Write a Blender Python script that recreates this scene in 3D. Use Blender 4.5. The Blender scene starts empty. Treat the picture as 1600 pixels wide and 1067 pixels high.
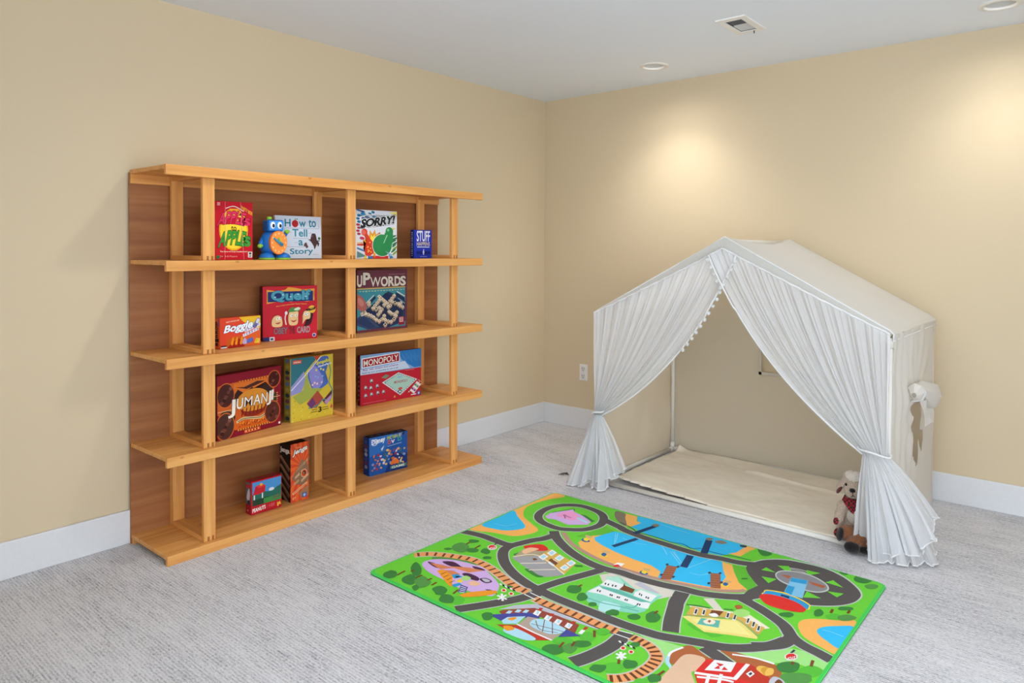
import bpy, bmesh, math, random
from mathutils import Vector, Matrix, noise

SC = bpy.context.scene
COL = SC.collection
R = math.radians

# ------------------------------------------------------------------ camera
cam_data = bpy.data.cameras.new('camera')
cam = bpy.data.objects.new('camera', cam_data)
COL.objects.link(cam)
yaw, pitch, roll = .70298, -.017223, .0041914
cam_data.sensor_width = 36
cam_data.lens = 1114.32 / 1600 * 36
cam_data.shift_y = -(533.5 - 409.91) / 1600
cam_data.clip_start = .05
_c, _s = math.cos(yaw), math.sin(yaw)
_f0, _r0, _u0 = Vector((-_s, _c, 0)), Vector((_c, _s, 0)), Vector((0, 0, 1))
FW = _f0 * math.cos(pitch) + _u0 * math.sin(pitch)
_u1 = _u0 * math.cos(pitch) - _f0 * math.sin(pitch)
RT = _r0 * math.cos(roll) + _u1 * math.sin(roll)
UP = _u1 * math.cos(roll) - _r0 * math.sin(roll)
_m = Matrix((RT, UP, -FW)).transposed().to_4x4()
_m.translation = Vector((3.3275, -4.3083, 1.306))
cam.matrix_world = _m
SC.camera = cam

# ------------------------------------------------------------------ light
SC.view_settings.view_transform = 'Standard'
SC.view_settings.look = 'None'
SC.view_settings.gamma = 1
SC.view_settings.use_curve_mapping = False
SC.view_settings.exposure = 0.07
world = bpy.data.worlds.new('daylight')
SC.world = world
world.use_nodes = True
bg = world.node_tree.nodes['Background']
bg.inputs[0].default_value = (0.86, 0.93, 1.0, 1)
bg.inputs[1].default_value = 4.0
CEIL = 2.4317
LAMPS = [(1.16, -.42), (2.91, -.39), (1.16, -2.45), (2.91, -2.45)]
LAMP_W = [33, 17, 33, 11]

def down_spot(x, y, w, deg):
    L = bpy.data.lights.new('downlight_beam', 'SPOT')
    L.energy = w
    L.color = (1.0, .975, .95)
    L.spot_size = R(deg)
    L.spot_blend = 1.0
    L.shadow_soft_size = .05
    o = bpy.data.objects.new('downlight_beam', L)
    o.location = (x, y, CEIL - .012)
    COL.objects.link(o)
for i, ((x, y), w) in enumerate(zip(LAMPS, LAMP_W)):
    down_spot(x, y, w, 112 if i < 2 else 155)
    if i < 2:      # wide spill of the same lamp outside its beam
        down_spot(x, y, 11 if i == 0 else 10, 168)

# ------------------------------------------------------------------ materials
def lin(h):
    h = h.lstrip('#')
    h = h if len(h) == 6 else ''.join(c * 2 for c in h)
    v = [int(h[i:i + 2], 16) / 255 for i in (0, 2, 4)]
    return tuple(c / 12.92 if c <= .04045 else ((c + .055) / 1.055) ** 2.4 for c in v) + (1,)

def new_mat(name):
    m = bpy.data.materials.new(name)
    m.use_nodes = True
    nt = m.node_tree
    return m, nt, nt.nodes['Principled BSDF']

def node(nt, kind, **kw):
    n = nt.nodes.new(kind)
    for k, v in kw.items():
        if k.startswith('i_'):
            key = k[2:]
            n.inputs[int(key) if key.isdigit() else key.replace('_', ' ')].default_value = v
        else:
            setattr(n, k, v)
    return n

def ramp(nt, stops):
    r = nt.nodes.new('ShaderNodeValToRGB')
    e = r.color_ramp.elements
    while len(e) > 1:
        e.remove(e[-1])
    e[0].position, e[0].color = stops[0][0], lin(stops[0][1])
    for p, c in stops[1:]:
        k = e.new(p)
        k.color = lin(c)
    return r

def add_bump(nt, p, src, strength, dist):
    b = node(nt, 'ShaderNodeBump', i_Strength=strength, i_Distance=dist)
    nt.links.new(src, b.inputs['Height'])
    nt.links.new(b.outputs[0], p.inputs['Normal'])
    return b

_plain = {}
def plain(h, rough=.55, spec=.3, vary=.04):
    """one flat colour with a faint procedural mottling"""
    key = (h, rough, spec, vary)
    if key in _plain:
        return _plain[key]
    m, nt, p = new_mat('colour_' + h.lstrip('#'))
    tc = node(nt, 'ShaderNodeTexCoord')
    n = node(nt, 'ShaderNodeTexNoise', i_Scale=60.0, i_Detail=3.0)
    nt.links.new(tc.outputs['Object'], n.inputs['Vector'])
    hs = node(nt, 'ShaderNodeHueSaturation')
    hs.inputs['Color'].default_value = lin(h)
    mr = node(nt, 'ShaderNodeMapRange', i_3=1 - vary, i_4=1 + vary)
    nt.links.new(n.outputs[0], mr.inputs[0])
    nt.links.new(mr.outputs[0], hs.inputs['Value'])
    nt.links.new(hs.outputs[0], p.inputs['Base Color'])
    p.inputs['Roughness'].default_value = rough
    p.inputs['Specular IOR Level'].default_value = spec
    _plain[key] = m
    return m

def wall_mat(name, h, bump=.06):
    m, nt, p = new_mat(name)
    tc = node(nt, 'ShaderNodeTexCoord')
    n = node(nt, 'ShaderNodeTexNoise', i_Scale=140.0, i_Detail=4.0)
    nt.links.new(tc.outputs['Object'], n.inputs['Vector'])
    p.inputs['Base Color'].default_value = lin(h)
    p.inputs['Roughness'].default_value = .75
    p.inputs['Specular IOR Level'].default_value = .25
    add_bump(nt, p, n.outputs[0], bump, .002)
    return m

def wood_mat(name, axis, cols, scale=1.0, rough=.42, knots=True):
    """grain runs along the given axis"""
    m, nt, p = new_mat(name)
    tc = node(nt, 'ShaderNodeTexCoord')
    mp = node(nt, 'ShaderNodeMapping')
    sc = [26 * scale] * 3
    sc[axis] = 1.1 * scale
    mp.inputs['Scale'].default_value = sc
    nt.links.new(tc.outputs['Object'], mp.inputs['Vector'])
    n = node(nt, 'ShaderNodeTexNoise', i_Scale=1.0, i_Detail=6.0, i_Roughness=.6, i_Distortion=.5)
    nt.links.new(mp.outputs[0], n.inputs['Vector'])
    r = ramp(nt, cols)
    nt.links.new(n.outputs[0], r.inputs[0])
    out = r.outputs[0]
    if knots:
        v = node(nt, 'ShaderNodeTexVoronoi', i_Scale=5.0)
        mp2 = node(nt, 'ShaderNodeMapping')
        s2 = [1.5] * 3
        s2[axis] = .75
        mp2.inputs['Scale'].default_value = s2
        nt.links.new(tc.outputs['Object'], mp2.inputs['Vector'])
        nt.links.new(mp2.outputs[0], v.inputs['Vector'])
        mr = node(nt, 'ShaderNodeMapRange', i_1=.015, i_2=.05, i_3=.5, i_4=0.0)
        nt.links.new(v.outputs['Distance'], mr.inputs[0])
        mx = node(nt, 'ShaderNodeMixRGB')
        mx.inputs[2].default_value = lin('#6a3a18')
        nt.links.new(mr.outputs[0], mx.inputs[0])
        nt.links.new(out, mx.inputs[1])
        out = mx.outputs[0]
    nt.links.new(out, p.inputs['Base Color'])
    p.inputs['Roughness'].default_value = rough
    p.inputs['Specular IOR Level'].default_value = .4
    add_bump(nt, p, n.outputs[0], .08, .002)
    return m

def carpet_mat():
    m, nt, p = new_mat('loop_pile_carpet')
    tc = node(nt, 'ShaderNodeTexCoord')
    wob = node(nt, 'ShaderNodeTexNoise', i_Scale=7.0, i_Detail=2.0)
    nt.links.new(tc.outputs['Object'], wob.inputs['Vector'])
    # rows of loops running along x
    wv = node(nt, 'ShaderNodeTexWave', wave_type='BANDS', bands_direction='Y', i_Scale=29.0, i_Distortion=4.0, i_Detail=2.0)
    wv.inputs['Detail Scale'].default_value = 6.0
    nt.links.new(tc.outputs['Object'], wv.inputs['Vector'])
    def streak(sx, sy, det):
        mp = node(nt, 'ShaderNodeMapping')
        mp.inputs['Scale'].default_value = (sx, sy, 1)
        nt.links.new(tc.outputs['Object'], mp.inputs['Vector'])
        n = node(nt, 'ShaderNodeTexNoise', i_Scale=1.0, i_Detail=det, i_Roughness=.65)
        nt.links.new(mp.outputs[0], n.inputs['Vector'])
        return n
    s1 = streak(9, 85, 4.0)
    s2 = streak(80, 190, 3.0)
    s3 = streak(1.6, 5, 3.0)
    def madd(a, k, b):
        q = node(nt, 'ShaderNodeMath', operation='MULTIPLY_ADD', i_1=k)
        nt.links.new(a, q.inputs[0])
        if isinstance(b, float):
            q.inputs[2].default_value = b
        else:
            nt.links.new(b, q.inputs[2])
        return q.outputs[0]
    v = madd(s3.outputs[0], .34, -.17)
    v = madd(s1.outputs[0], .52, v)
    v = madd(s2.outputs[0], .78, v)
    v = madd(wv.outputs['Fac'], .15, v)
    r = ramp(nt, [(.42, '#58585d'), (.54, '#a3a2a7'), (.64, '#c3c2c6'), (.82, '#e0dfe1')])
    nt.links.new(v, r.inputs[0])
    nt.links.new(r.outputs[0], p.inputs['Base Color'])
    p.inputs['Roughness'].default_value = .95
    p.inputs['Specular IOR Level'].default_value = .1
    add_bump(nt, p, v, .7, .006)
    return m

def cloth_mat(name, h, translucent=.35, clear=0.0, weave=900.0, bump=.15):
    m, nt, p = new_mat(name)
    out = nt.nodes['Material Output']
    p.inputs['Base Color'].default_value = lin(h)
    p.inputs['Roughness'].default_value = .9
    p.inputs['Specular IOR Level'].default_value = .1
    tc = node(nt, 'ShaderNodeTexCoord')
    n = node(nt, 'ShaderNodeTexNoise', i_Scale=weave, i_Detail=2.0)
    n2 = node(nt, 'ShaderNodeTexNoise', i_Scale=9.0, i_Detail=3.0)
    nt.links.new(tc.outputs['Object'], n.inputs['Vector'])
    nt.links.new(tc.outputs['Object'], n2.inputs['Vector'])
    b1 = add_bump(nt, p, n2.outputs[0], bump, .02)
    b2 = node(nt, 'ShaderNodeBump', i_Strength=.1, i_Distance=.001)
    nt.links.new(n.outputs[0], b2.inputs['Height'])
    nt.links.new(b1.outputs[0], b2.inputs['Normal'])
    nt.links.new(b2.outputs[0], p.inputs['Normal'])
    t = node(nt, 'ShaderNodeBsdfTranslucent')
    t.inputs[0].default_value = lin(h)
    mx = node(nt, 'ShaderNodeMixShader', i_0=translucent)
    nt.links.new(p.outputs[0], mx.inputs[1])
    nt.links.new(t.outputs[0], mx.inputs[2])
    last = mx
    if clear:
        tr = node(nt, 'ShaderNodeBsdfTransparent')
        m2 = node(nt, 'ShaderNodeMixShader', i_0=clear)
        nt.links.new(last.outputs[0], m2.inputs[1])
        nt.links.new(tr.outputs[0], m2.inputs[2])
        last = m2
    nt.links.new(last.outputs[0], out.inputs[0])
    return m

def plush_mat(name, h, h2=None, scale=260.0):
    m, nt, p = new_mat(name)
    tc = node(nt, 'ShaderNodeTexCoord')
    n = node(nt, 'ShaderNodeTexNoise', i_Scale=scale, i_Detail=3.0)
    nt.links.new(tc.outputs['Object'], n.inputs['Vector'])
    r = ramp(nt, [(.35, h2 or h), (.65, h)])
    nt.links.new(n.outputs[0], r.inputs[0])
    nt.links.new(r.outputs[0], p.inputs['Base Color'])
    p.inputs['Roughness'].default_value = 1
    p.inputs['Specular IOR Level'].default_value = .05
    p.inputs['Sheen Weight'].default_value = .3
    add_bump(nt, p, n.outputs[0], .8, .006)
    return m

def plaid_mat(name):
    m, nt, p = new_mat(name)
    tc = node(nt, 'ShaderNodeTexCoord')
    ck = node(nt, 'ShaderNodeTexChecker', i_Scale=110.0)
    ck.inputs[1].default_value = lin('#a0202c')
    ck.inputs[2].default_value = lin('#2a1214')
    nt.links.new(tc.outputs['Object'], ck.inputs[0])
    nt.links.new(ck.outputs[0], p.inputs['Base Color'])
    p.inputs['Roughness'].default_value = .9
    return m

HONEY = [(.30, '#c98440'), (.5, '#e0a058'), (.7, '#ebb26c')]
M = dict(
    wall=wall_mat('painted_beige_wall', '#d6c4a4'), ceil=wall_mat('white_ceiling_paint', '#eaf1fb', .03),
    base=plain('#dfe0e2', .4), carpet=carpet_mat(),
    wood_y=wood_mat('honey_wood_along_shelf', 1, HONEY), wood_z=wood_mat('honey_wood_upright', 2, HONEY), wood_x=wood_mat('honey_wood_across', 0, HONEY),
    ply=wood_mat('reddish_plywood', 1, [(.3, '#8a5530'), (.5, '#9c6339'), (.7, '#ab7346')], .8, .45, False),
    joint=plain('#9a6630', .5), metal=plain('#b9b9b8', .4), white=plain('#ecebe8', .35), pvc=plain('#dedad0', .4),
    canvas=cloth_mat('cream_canvas', '#eadfca', .42), canvas_roof=cloth_mat('white_canvas', '#efece6', .42), mat=cloth_mat('cream_floor_canvas', '#efe5d3', .03),
    sheer=cloth_mat('sheer_white_voile', '#f1f2f4', .40, .24, 1500.0, .05), trim=cloth_mat('white_trim', '#f2f2f2', .2, 0, 1500.0, .02),
    fluff=plush_mat('white_fluff', '#f4f4f2', '#dcdcda', 500.0))

# ------------------------------------------------------------------ builders
def org(o):
    """accumulated location of an object and its parents (nothing is rotated above a built part)"""
    v = Vector((0, 0, 0))
    while o:
        v = v + o.location
        o = o.parent
    return v

def link(name, bm, mats, parent=None, loc=None, smooth=False, local=False):
    """one bmesh in world coordinates becomes ONE mesh object; loc sets its origin"""
    me = bpy.data.meshes.new(name)
    o = bpy.data.objects.new(name, me)
    COL.objects.link(o)
    off = Vector((0, 0, 0))
    if parent is not None:
        o.parent = parent
        off = org(parent)
    if loc is not None:
        o.location = Vector(loc) - off
        off = Vector(loc)
    if not local:
        for v in bm.verts:
            v.co -= off
    if smooth:
        for f in bm.faces:
            f.smooth = True
    bm.to_mesh(me)
    bm.free()
    for m in (mats if isinstance(mats, (list, tuple)) else [mats]):
        me.materials.append(m)
    return o

def root(name, loc, label, cat, group=None):
    o = bpy.data.objects.new(name, None)
    o.empty_display_size = .1
    o.location = loc
    COL.objects.link(o)
    return tag(o, label, cat, group)

def tag(o, label, cat, group=None):
    o['label'] = label
    o['category'] = cat
    if group:
        o['group'] = group
    return o

def struct(o):
    o['kind'] = 'structure'
    return o

def box(bm, a, b, bevel=0.0, seg=2, mi=0):
    a, b = Vector(a), Vector(b)
    r = bmesh.ops.create_cube(bm, size=1)
    vs = r['verts']
    bmesh.ops.scale(bm, vec=b - a, verts=vs)
    bmesh.ops.translate(bm, vec=(a + b) / 2, verts=vs)
    fs = list({f for v in vs for f in v.link_faces})
    for f in fs:
        f.material_index = mi
    if bevel:
        es = list({e for v in vs for e in v.link_edges})
        bmesh.ops.bevel(bm, geom=es, offset=bevel, segments=seg, profile=.5, affect='EDGES')
    return bm

def ball(bm, c, r, seg=16, ring=10, mi=0, rot=None):
    g = bmesh.ops.create_uvsphere(bm, u_segments=seg, v_segments=ring, radius=1)
    r = (r, r, r) if isinstance(r, (int, float)) else r
    mtx = Matrix.Translation(c) @ (rot.to_4x4() if rot else Matrix()) @ Matrix.Diagonal((*r, 1))
    bmesh.ops.transform(bm, matrix=mtx, verts=g['verts'])
    for f in {f for v in g['verts'] for f in v.link_faces}:
        f.material_index = mi
        f.smooth = True
    return bm

def tube(bm, pts, r, seg=8, mi=0, cap=True):
    """round tube along a polyline; r may be a list"""
    pts = [Vector(p) for p in pts]
    n = len(pts)
    rings = []
    prev = None
    for i, p in enumerate(pts):
        t = (pts[min(i + 1, n - 1)] - pts[max(i - 1, 0)]).normalized()
        a = prev if prev is not None else (Vector((0, 0, 1)) if abs(t.z) < .9 else Vector((1, 0, 0)))
        a = (a - t * a.dot(t)).normalized()
        prev = a
        b = t.cross(a)
        rr = r[i] if isinstance(r, (list, tuple)) else r
        rings.append([bm.verts.new(p + (a * math.cos(k * 2 * math.pi / seg) + b * math.sin(k * 2 * math.pi / seg)) * rr) for k in range(seg)])
    for i in range(n - 1):
        for k in range(seg):
            f = bm.faces.new((rings[i][k], rings[i][(k + 1) % seg], rings[i + 1][(k + 1) % seg], rings[i + 1][k]))
            f.smooth = True
            f.material_index = mi
    if cap:
        for rg in (rings[0][::-1], rings[-1]):
            f = bm.faces.new(rg)
            f.material_index = mi
    return bm

def lathe(bm, prof, c, seg=40, mi=0):
    """profile of (radius, z) turned about the vertical axis through c"""
    rings = []
    for r, z in prof:
        rings.append([bm.verts.new((c[0] + r * math.cos(k * 2 * math.pi / seg), c[1] + r * math.sin(k * 2 * math.pi / seg), c[2] + z)) for k in range(seg)])
    for i in range(len(prof) - 1):
        for k in range(seg):
            f = bm.faces.new((rings[i][k], rings[i][(k + 1) % seg], rings[i + 1][(k + 1) % seg], rings[i + 1][k]))
            f.smooth = True
            f.material_index = mi
    return rings

def sheet(bm, fn, nu, nv, mi=0, keep=None):
    """grid surface fn(u, v) -> point"""
    g = [[bm.verts.new(fn(i / nu, j / nv)) for j in range(nv + 1)] for i in range(nu + 1)]
    for i in range(nu):
        for j in range(nv):
            if keep and not keep((i + .5) / nu, (j + .5) / nv):
                continue
            f = bm.faces.new((g[i][j], g[i + 1][j], g[i + 1][j + 1], g[i][j + 1]))
            f.smooth = True
            f.material_index = mi
    loose = [v for v in bm.verts if not v.link_faces]
    if keep and loose:
        bmesh.ops.delete(bm, geom=loose, context='VERTS')
    return g

def inside(p, poly):
    x, y = p
    c = False
    for i in range(len(poly)):
        x0, y0 = poly[i]
        x1, y1 = poly[i - 1]
        if (y0 > y) != (y1 > y) and x < (x1 - x0) * (y - y0) / (y1 - y0) + x0:
            c = not c
    return c

def spline(pts, closed=False, n=5):
    P = [Vector((*p, 0)) if len(p) == 2 else Vector(p) for p in pts]
    L = len(P)
    out = []
    for i in range(L if closed else L - 1):
        a, b, c, d = (P[(i + k) % L] if closed else P[min(max(i + k, 0), L - 1)] for k in (-1, 0, 1, 2))
        for q in range(n):
            t = q / n
            out.append(.5 * ((2 * b) + (c - a) * t + (2 * a - 5 * b + 4 * c - d) * t * t + (3 * b - a - 3 * c + d) * t ** 3))
    if not closed:
        out.append(P[-1])
    return out

# ------------------------------------------------------------------ printed artwork (flat ink layers on a face)
_fonts = {}
def glyphs(body, bold):
    """mesh outline of a word in the built-in font: (verts, faces)"""
    key = (body, bold)
    if key not in _fonts:
        cu = bpy.data.curves.new('lettering', 'FONT')
        cu.body = body
        cu.size = 1
        cu.offset = bold
        cu.resolution_u = 3
        cu.fill_mode = 'FRONT'
        ob = bpy.data.objects.new('lettering', cu)
        COL.objects.link(ob)
        dg = bpy.context.evaluated_depsgraph_get()
        me = bpy.data.meshes.new_from_object(ob.evaluated_get(dg))
        _fonts[key] = ([(v.co.x, v.co.y) for v in me.vertices], [list(p.vertices) for p in me.polygons])
        bpy.data.objects.remove(ob)
        bpy.data.curves.remove(cu)
        bpy.data.meshes.remove(me)
    return _fonts[key]

class Print:
    """ink shapes in percent of a face (0..100 right, 0..100 up); put(u, v, layer) gives the 3D point"""
    STEP = .00013
    def __init__(self, bm, put, slots, w=1, h=1):
        self.bm, self.put, self.slots, self.w, self.h = bm, put, slots, w, h
        self.k = 0
    def lift(self, l):
        """overlapping shapes of one layer never lie in exactly the same plane"""
        self.k += 1
        return l + (self.k % 31) * .03
    def slot(self, c):
        if c not in self.slots:
            self.slots.append(c)
        return self.slots.index(c)
    def poly(self, l, c, pts, smooth=0):
        if smooth:
            pts = [(p.x, p.y) for p in spline(pts, True, 5)]
        l = self.lift(l)
        try:
            f = self.bm.faces.new([self.bm.verts.new(self.put(u, v, l)) for u, v in pts])
            f.material_index = self.slot(c)
        except ValueError:
            pass
    def rect(self, l, c, x0, y0, x1, y1):
        self.poly(l, c, [(x0, y0), (x1, y0), (x1, y1), (x0, y1)])
    def ell(self, l, c, x, y, rx, ry=None, n=22, rot=0):
        ry = rx * self.w / self.h if ry is None else ry
        ca, sa = math.cos(R(rot)), math.sin(R(rot))
        p = [(rx * math.cos(k * 2 * math.pi / n), ry * math.sin(k * 2 * math.pi / n)) for k in range(n)]
        self.poly(l, c, [(x + a * ca - b * sa, y + a * sa + b * ca) for a, b in p])
    def line(self, l, c, pts, wd, smooth=0, closed=False):
        """stroke; wd in percent of the width"""
        k = self.w / self.h
        l = self.lift(l)
        if smooth or closed:
            P = [(p.x, p.y) for p in spline(pts, closed, 6)] if smooth else list(pts)
        else:
            P = list(pts)
        if closed:
            P.append(P[0])
        n = len(P)
        L, Rr = [], []
        for i in range(n):
            a, b = P[max(i - 1, 0)], P[min(i + 1, n - 1)]
            if closed and i in (0, n - 1):
                a, b = P[-2], P[1]
            dx, dy = b[0] - a[0], (b[1] - a[1]) / k
            q = math.hypot(dx, dy) or 1
            nx, ny = -dy / q * wd / 2, dx / q * wd / 2 * k
            L.append((P[i][0] + nx, P[i][1] + ny))
            Rr.append((P[i][0] - nx, P[i][1] - ny))
        lv = [self.bm.verts.new(self.put(u, v, l)) for u, v in L]
        rv = [self.bm.verts.new(self.put(u, v, l)) for u, v in Rr]
        for i in range(n - 1):
            f = self.bm.faces.new((lv[i], rv[i], rv[i + 1], lv[i + 1]))
            f.material_index = self.slot(c)
    def text(self, l, c, s, x0, y0, x1, y1, bold=.02, slope=0, shear=0, arc=0, outline=None, shrink=0):
        """word stretched into the box; slope lifts its right end, arc lifts its middle, outline = [(colour, growth), ...] below it"""
        base, _ = glyphs(s, 0)
        if not base:
            return
        ax, bx = min(p[0] for p in base), max(p[0] for p in base)
        ay, by = min(p[1] for p in base), max(p[1] for p in base)
        todo = [(l, c, bold)] + [(l - 1 - i, oc, g) for i, (oc, g) in enumerate(outline or [])]
        for ly, oc, g in todo:
            vs, fs = glyphs(s, g)
            out = []
            for x, y in vs:
                t, q = (x - ax) / (bx - ax), (y - ay) / (by - ay)
                k = 1 - shrink * t
                q = .5 + (q - .5) * k
                out.append(self.bm.verts.new(self.put(x0 + (x1 - x0) * t + shear * q, y0 + (y1 - y0) * q + slope * t + arc * 4 * t * (1 - t), ly)))
            mi = self.slot(oc)
            for f in fs:
                try:
                    self.bm.faces.new([out[i] for i in f]).material_index = mi
                except ValueError:
                    pass
# ------------------------------------------------------------------ the room
RX, RY = 6.2, -7.0
bm = bmesh.new()
box(bm, (-.12, RY, 0), (0, .12, CEIL + .1))
struct(link('wall_left', bm, M['wall']))
bm = bmesh.new()
box(bm, (0, 0, 0), (RX, .12, CEIL + .1))
struct(link('wall_back', bm, M['wall']))
bm = bmesh.new()
box(bm, (0, -4.62, 0), (1.9, -4.5, CEIL + .1))
struct(link('shade_wall_front', bm, M['wall']))  # unseen stub added to keep front light off the near left wall
bm = bmesh.new()
box(bm, (4.6, -2.0, 0), (4.72, 0, CEIL + .1))
struct(link('shade_wall_right', bm, M['wall']))  # out-of-view panel added to dim light on the back wall's right end
bm = bmesh.new()
box(bm, (-.12, RY, -.1), (RX, .12, 0))
struct(link('floor', bm, M['carpet']))

VENT = (1.842, 1.926, -.949, -.745)
bm = bmesh.new()
def loop(pts):
    vs = [bm.verts.new((x, y, CEIL)) for x, y in pts]
    return [bm.edges.new((vs[i], vs[(i + 1) % len(vs)])) for i in range(len(vs))]
E_ = loop([(-.12, RY), (RX, RY), (RX, .12), (-.12, .12)])
for x, y in LAMPS:
    E_ += loop([(x + .068 * math.cos(k * math.pi / 14), y + .068 * math.sin(k * math.pi / 14)) for k in range(28)])
E_ += loop([(VENT[0], VENT[2]), (VENT[1], VENT[2]), (VENT[1], VENT[3]), (VENT[0], VENT[3])])
bmesh.ops.triangle_fill(bm, use_beauty=True, use_dissolve=False, edges=E_)
struct(link('ceiling', bm, M['ceil']))

def baseboard(name, a, b):
    bm = bmesh.new()
    box(bm, a, b, .004, 2)
    struct(link(name, bm, M['base']))
baseboard('baseboard_left', (0, RY, 0), (.014, 0, .1495))
baseboard('baseboard_back', (.014, -.014, 0), (RX, 0, .1495))

# ------------------------------------------------------------------ recessed lights, register, outlet
glow = bpy.data.materials.new('lamp_glow')
glow.use_nodes = True
gp = glow.node_tree.nodes['Principled BSDF']
gp.inputs['Emission Color'].default_value = (1, .95, .86, 1)
gp.inputs['Emission Strength'].default_value = .55
for i, (x, y) in enumerate(LAMPS[:2]):
    t = root('recessed_light', (x, y, CEIL), ['round recessed ceiling light over the left side of the white tent, near the room corner',
             'round recessed ceiling light cut by the top right corner of the photo'][i], 'ceiling light', 'recessed ceiling lights')
    bm = bmesh.new()
    lathe(bm, [(.062, .004), (.062, -.004), (.066, -.007), (.086, -.004), (.088, .0)], (x, y, CEIL))
    link('trim_ring', bm, M['white'], t)
    bm = bmesh.new()
    lathe(bm, [(.064, 0), (.058, .03), (.056, .09), (0.001, .09)], (x, y, CEIL))
    link('reflector_can', bm, plain('#c4c4c0', .3), t)
    bm = bmesh.new()
    lathe(bm, [(0.001, .018), (.025, .02), (.042, .03), (.046, .04), (.03, .07), (.02, .09)], (x, y, CEIL))
    link('bulb', bm, glow, t)
for (x, y), where in zip(LAMPS[2:], ('near left corner of the play rug', 'near right corner of the play rug')):
    t = root('recessed_light', (x, y, CEIL), 'round recessed ceiling light straight above the ' + where, 'ceiling light', 'recessed ceiling lights')
    bm = bmesh.new()
    lathe(bm, [(.062, .004), (.066, -.007), (.086, -.004), (.088, .0)], (x, y, CEIL))
    lathe(bm, [(.064, 0), (.058, .03), (.056, .09), (0.001, .09)], (x, y, CEIL))
    link('trim_ring', bm, M['white'], t)

t = root('ceiling_vent', (1.887, -.855, CEIL), 'white rectangular air register in the ceiling with one dark open half', 'vent')
bm = bmesh.new()
x0, x1, y0, y1 = 1.812, 1.962, -.992, -.712
for a, b in (((x0, y0), (VENT[0], y1)), ((VENT[1], y0), (x1, y1)), ((VENT[0], y0), (VENT[1], VENT[2])), ((VENT[0], VENT[3]), (VENT[1], y1))):
    box(bm, (a[0], a[1], CEIL - .006), (b[0], b[1], CEIL + .002), .002, 1)
link('vent_frame', bm, M['white'], t)
bm = bmesh.new()
box(bm, (VENT[0] + .001, VENT[2] + .001, CEIL + .07), (VENT[1] - .001, VENT[3] - .001, CEIL + .075))
for a, b in (((VENT[0], VENT[2]), (VENT[0] + .001, VENT[3])), ((VENT[1] - .001, VENT[2]), (VENT[1], VENT[3])), ((VENT[0], VENT[2]), (VENT[1], VENT[2] + .001)), ((VENT[0], VENT[3] - .001), (VENT[1], VENT[3]))):
    box(bm, (a[0], a[1], CEIL), (b[0], b[1], CEIL + .075))
link('duct', bm, plain('#3c3c3c', .8), t)
bm = bmesh.new()
for k in range(8):
    y = VENT[2] + .006 + k * .0125
    vs = [bm.verts.new(p) for p in ((VENT[0], y, CEIL + .002), (VENT[1], y, CEIL + .002), (VENT[1], y - .006, CEIL + .016), (VENT[0], y - .006, CEIL + .016))]
    bm.faces.new(vs)
link('open_louver', bm, plain('#6a6a69', .5), t)
bm = bmesh.new()
for k in range(8):
    y = VENT[2] + .106 + k * .0125
    vs = [bm.verts.new(p) for p in ((VENT[0], y + .0125, CEIL + .001), (VENT[1], y + .0125, CEIL + .001), (VENT[1], y - .001, CEIL + .007), (VENT[0], y - .001, CEIL + .007))]
    bm.faces.new(vs)
link('closed_louver', bm, plain('#cfcfce', .5), t)
bm = bmesh.new()
box(bm, (1.90, -.742, CEIL - .004), (1.928, -.736, CEIL + .002))
box(bm, (1.906, -.741, CEIL - .02), (1.910, -.737, CEIL))
link('damper_lever', bm, plain('#4a4a4a', .4), t)

t = root('wall_outlet', (.369, -.004, .415), 'white electrical outlet low on the beige wall left of the tent', 'outlet')
bm = bmesh.new()
box(bm, (.334, -.006, .355), (.404, 0, .474), .003, 2)
link('cover_plate', bm, plain('#e9e7e6', .35), t)
for z in (.388, .441):
    bm = bmesh.new()
    box(bm, (.352, -.010, z - .019), (.386, -.005, z + .019), .004, 2)
    s = link('socket', bm, plain('#dcdad8', .35), t)
    bm = bmesh.new()
    for dx in (-.008, .008):
        box(bm, (.369 + dx - .0015, -.0105, z - .002), (.369 + dx + .0015, -.0095, z + .010))
    box(bm, (.366, -.0105, z - .013), (.372, -.0095, z - .007))
    link('slots', bm, plain('#3b3836', .6), s)
bm = bmesh.new()
ball(bm, (.369, -.006, .4145), (.003, .0015, .003), 10, 6)
link('screw', bm, M['metal'], t)

# ------------------------------------------------------------------ bookshelf
SY0, SY1, SX = -3.004, -1.105, .378
TOPS = [.041, .4474, .8523, 1.2553, 1.6511]
shelf = root('bookshelf', (.2, -2.055, 0), 'honey-coloured open wooden bookshelf with reddish plywood back against the left wall', 'bookshelf')
bm = bmesh.new()
box(bm, (.015, SY0 - .002, 0), (.022, -1.142, 1.640), .001, 1)
link('back_panel', bm, M['ply'], shelf, (.02, -2.05, .8))
for i, z in enumerate(TOPS):
    bm = bmesh.new()
    box(bm, (.022, SY0 + .001, z - .018), (SX - .019, SY1, z), .0015, 1)
    b = link('shelf_board', bm, M['wood_y'], shelf, (.2, -2.05, z))
    bm = bmesh.new()
    box(bm, (SX - .019, SY0, max(z - .0425, 0)), (SX, SY1, z + .0005), .002, 2)
    e = link('front_edge', bm, M['wood_y'], b, (SX, -2.05 + .37 * i, z))
bm = bmesh.new()
box(bm, (.022, SY0 + .001, TOPS[4] - .06), (.036, SY1 - .04, TOPS[4] - .018), .001, 1)
link('back_rail', bm, M['wood_y'], shelf, (.03, -2.05, TOPS[4]))
bm = bmesh.new()
box(bm, (.023, SY0 + .003, 0), (.037, -1.145, TOPS[0] - .018), .001, 1)
link('plinth_rail', bm, M['wood_y'], shelf, (.03, -2.05, 0))
PY = [(-2.836, -2.783), (-2.083, -2.033), (-1.340, -1.288)]
XF, TH = .348, .020
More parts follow.
